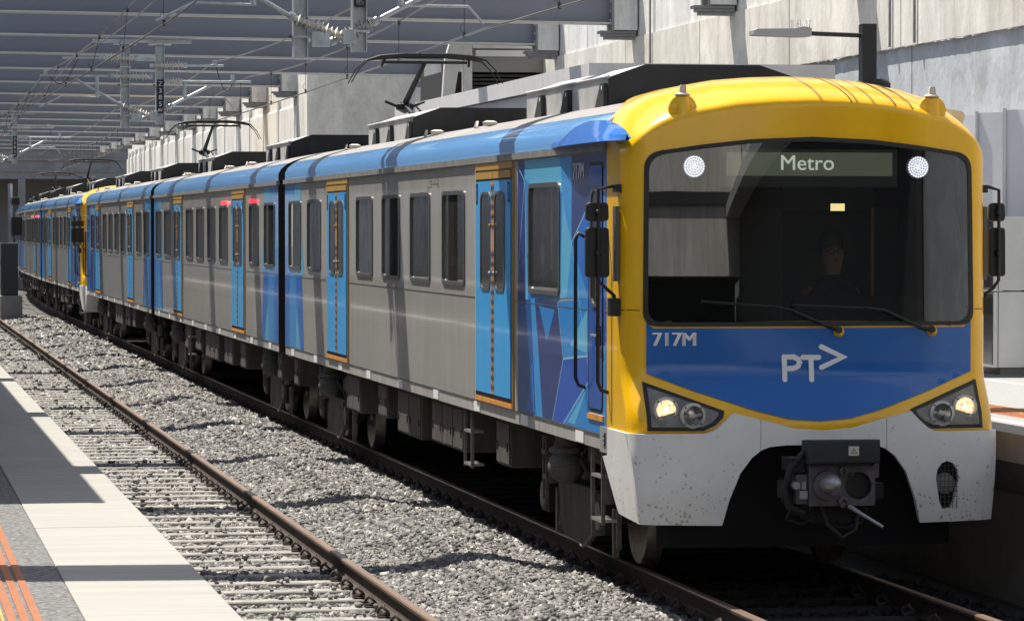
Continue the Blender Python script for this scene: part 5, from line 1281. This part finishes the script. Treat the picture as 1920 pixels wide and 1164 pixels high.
# driver
def driver():
    bm = bmesh.new(); 
    J = [((0, 0, .0), .17), ((0, .01, .22), .18), ((0, .02, .42), .19), ((0, .0, .52), .09), ((0, -.01, .60), .065), ((0, -.03, .68), .085), ((0, -.03, .76), .10), ((0, -.02, .85), .085),
         ((-.18, 0, .46), .08), ((-.25, -.05, .25), .06), ((-.2, -.28, .16), .045), ((.18, 0, .46), .08), ((.25, -.05, .25), .06), ((.2, -.28, .16), .045)]
    vs = [bm.verts.new(p) for p, r in J]
    for a, b_ in ((0, 1), (1, 2), (2, 3), (3, 4), (4, 5), (5, 6), (6, 7), (2, 8), (8, 9), (9, 10), (2, 11), (11, 12), (12, 13)): bm.edges.new((vs[a], vs[b_]))
    me = bpy.data.meshes.new('person'); bm.to_mesh(me); bm.free(); o = bpy.data.objects.new('person', me); COL.objects.link(o)
    sk = o.modifiers.new('skin', 'SKIN'); o.modifiers.new('sub', 'SUBSURF').levels = 2; o.modifiers['sub'].render_levels = 2
    for v, (p, r) in zip(me.skin_vertices[0].data, J): v.radius = (r, r*.8)
    me.skin_vertices[0].data[0].use_root = True; me.materials.append(MAT['skin'])
    o.location = (CX+.44, 26.95, 1.86)
    m = MB(); m.lathe((0, -.03, 0), [(.06, .60), (.20, .47), (.255, .40), (.22, .2), (.2, 0)], 'cloth_dark', 20); sh = m.build('shirt', o, smooth=60); sh.scale = (1, .8, 1)
    m = MB(); m.lathe((0, -.0, 0), [(.0, .97), (.06, .955), (.098, .89), (.10, .80), (.085, .74)], 'hair', 18); m.build('hair', o, smooth=60).location = (0, .015, 0)
    m = MB()
    for s in (-1, 1): m.tube([(s*.04+.028*math.cos(t), -.128, .785+.02*math.sin(t)) for t in [i*math.pi/5 for i in range(11)]], .004, 'black', 5)
    m.lathe((0, -.125, .755), [(.0, .03), (.012, .01), (.018, -.01), (0, -.015)], 'skin', 8); m.box(-.025, .025, -.118, -.112, .712, .718, 'hair'); m.build('glasses', o)
    tag(o, 'driver with glasses and a dark shirt seated behind the windscreen', 'person')
driver()

# ---------------------------------------------------------------- far platform furniture
lp = empty('street_lamp', (12.0, 40.9, PZ)); tag(lp, 'dark square lamp post with a flat grey lamp head reaching left above the yellow cab', 'lamp post')
m = MB(); m.box(-.09, .09, -.09, .09, 0, 4.12, 'lamp_post'); m.build('post', lp, bevel=.006)
m = MB(); m.tube([(-.09, 0, 3.98), (-.80, -.0, 4.0)], .028, 'lamp_post', 8); m.build('arm', lp, smooth=60)
m = MB(); m.prism([(-.74, 3.955), (-.74, 4.06), (-.84, 4.08), (-.96, 4.055), (-1.42, 4.045), (-1.46, 4.03), (-1.46, 3.965), (-.9, 3.95)], 'y', -.13, .13, 'lamp_head'); m.build('lamp_head', lp, bevel=.01)
m = MB()
for k in range(9): m.cyl((-.72-.03*k, random.uniform(-.08, .08), 4.06), (-.72-.03*k, random.uniform(-.1, .1), 4.16), .004, 'galv', 4)
m.build('bird_spikes', lp)
cc = empty('camera_dome', (12.0, 40.9, PZ)); m = MB(); m.lathe((.16, -.02, 3.36), [(.0, -.12), (.08, -.10), (.12, -.03), (.12, .04), (.06, .09), (0, .1)], 'black', 18); m.build('dome', cc, smooth=50)
m = MB(); m.box(.0, .16, -.10, -.06, 3.40, 3.44, 'lamp_post'); m.cyl((-.14, -.1, 3.2), (-.14, -.1, 3.42), .03, 'lamp_head', 8); m.build('bracket', cc); tag(cc, 'black dome camera on the side of the dark lamp post', 'camera')
st = empty('steel_cabinet', (12.15, 36.5, PZ)); tag(st, 'stainless steel cabinet in two tiers on the far platform at the right edge', 'cabinet')
for nm, z0, z1 in (('lower_cabinet', .10, .93), ('upper_cabinet', .95, 1.76)):
    m = MB(); m.box(.0, 1.2, 0, .7, z0, z1, 'inox'); m.box(-.006, -.001, .03, .67, z0+.03, z1-.03, 'inox_dark'); m.box(.05, .058, -.004, -.001, z0, z1, 'sign_black'); b_ = m.build(nm, st)
m = MB(); m.box(.1, 1.1, .05, .65, 0, .1, 'fascia'); m.box(-.05, 1.3, -.1, .8, .002, .02, 'canopy_mid'); m.build('plinth', st)
sc = empty('privacy_screen', (12.6, 37.4, PZ)); tag(sc, 'row of pale folded mesh screens before the concrete wall at the right edge', 'screen')
pts = [(.28, -1.6), (.02, -1.0), (.28, -.55), (.02, .05), (.30, .5), (.02, 1.05), (.28, 1.6), (.05, 2.2), (.28, 2.8), (.05, 3.4)]
for a, b_ in zip(pts, pts[1:]):
    m = MB(); dx, dy = b_[0]-a[0], b_[1]-a[1]; L_ = math.hypot(dx, dy); nx_, ny_ = -dy/L_*.015, dx/L_*.015
    m.prism([(a[0]-nx_, a[1]-ny_), (b_[0]-nx_, b_[1]-ny_), (b_[0]+nx_, b_[1]+ny_), (a[0]+nx_, a[1]+ny_)], 'z', .05, 2.96, 'screen'); m.build('screen_panel', sc)
for a in pts:
    m = MB(); m.cyl((a[0]-.03, a[1], 0), (a[0]-.03, a[1], 2.98), .022, 'screen_post', 8); m.build('post', sc, smooth=50)
ps = empty('platform_shelter', (9.3, 44.5, PZ)); tag(ps, 'white flat roofed platform shelter rising behind the dark roof units of the leading carriage', 'shelter')
m = MB(); m.box(0, 3.3, 0, 17, 3.72, 3.78, 'canopy_mid'); m.box(.1, 3.2, .1, 16.9, 3.56, 3.70, 'canopy_mid'); m.build('roof_slab', ps)
m = MB(); m.box(-.03, 0, -.03, 17.03, 3.56, 3.79, 'canopy_white'); m.box(0, 3.3, -.03, -.0, 3.56, 3.79, 'canopy_white'); m.box(.10, .13, .1, 17, 3.34, 3.555, 'canopy_white'); m.build('fascia', ps)
for y in (1, 6, 11, 16):
    m = MB(); m.box(1.5, 1.7, y, y+.2, 0, 3.56, 'canopy_dark'); m.build('post', ps)
m = MB(); m.box(.6, 3.0, 2.0, 15, 0, 2.9, 'canopy_dark'); m.build('glazed_wall', ps)
se = empty('stair_enclosure', (11.3, 68.3, PZ)); tag(se, 'grey framed stair enclosure with dark louvres seen above the shelter roof', 'building')
m = MB(); m.box(.55, 2.0, 0, 3, 4.75, 5.32, 'canopy_mid'); m.box(.55, 2.0, -.06, 0, 5.22, 5.34, 'canopy_white'); m.box(.62, 1.9, -.03, 0, 5.06, 5.18, 'screen'); m.build('upper_panel', se)
m = MB(); m.box(.45, 2.0, .05, 3, 3.95, 4.40, 'canopy_mid'); m.build('lower_panel', se)
m = MB(); m.box(.0, 2.0, .3, 3.1, 2.8, 4.76, 'dark_void')
for k in range(4): m.box(.55, 1.9, .1, .3, 4.42+.08*k, 4.46+.08*k, 'canopy_dark')
m.build('louvre', se)
m = MB(); m.box(.36, .54, -.08, .1, 3.6, 5.34, 'canopy_white'); m.prism([(-.12, 3.3), (.03, 3.3), (.30, 5.0), (.36, 5.34), (.1, 5.34), (.0, 5.0)], 'y', -.06, .12, 'canopy_white'); m.box(.1, .54, -.07, .11, 5.05, 5.34, 'canopy_white'); m.build('frame', se)
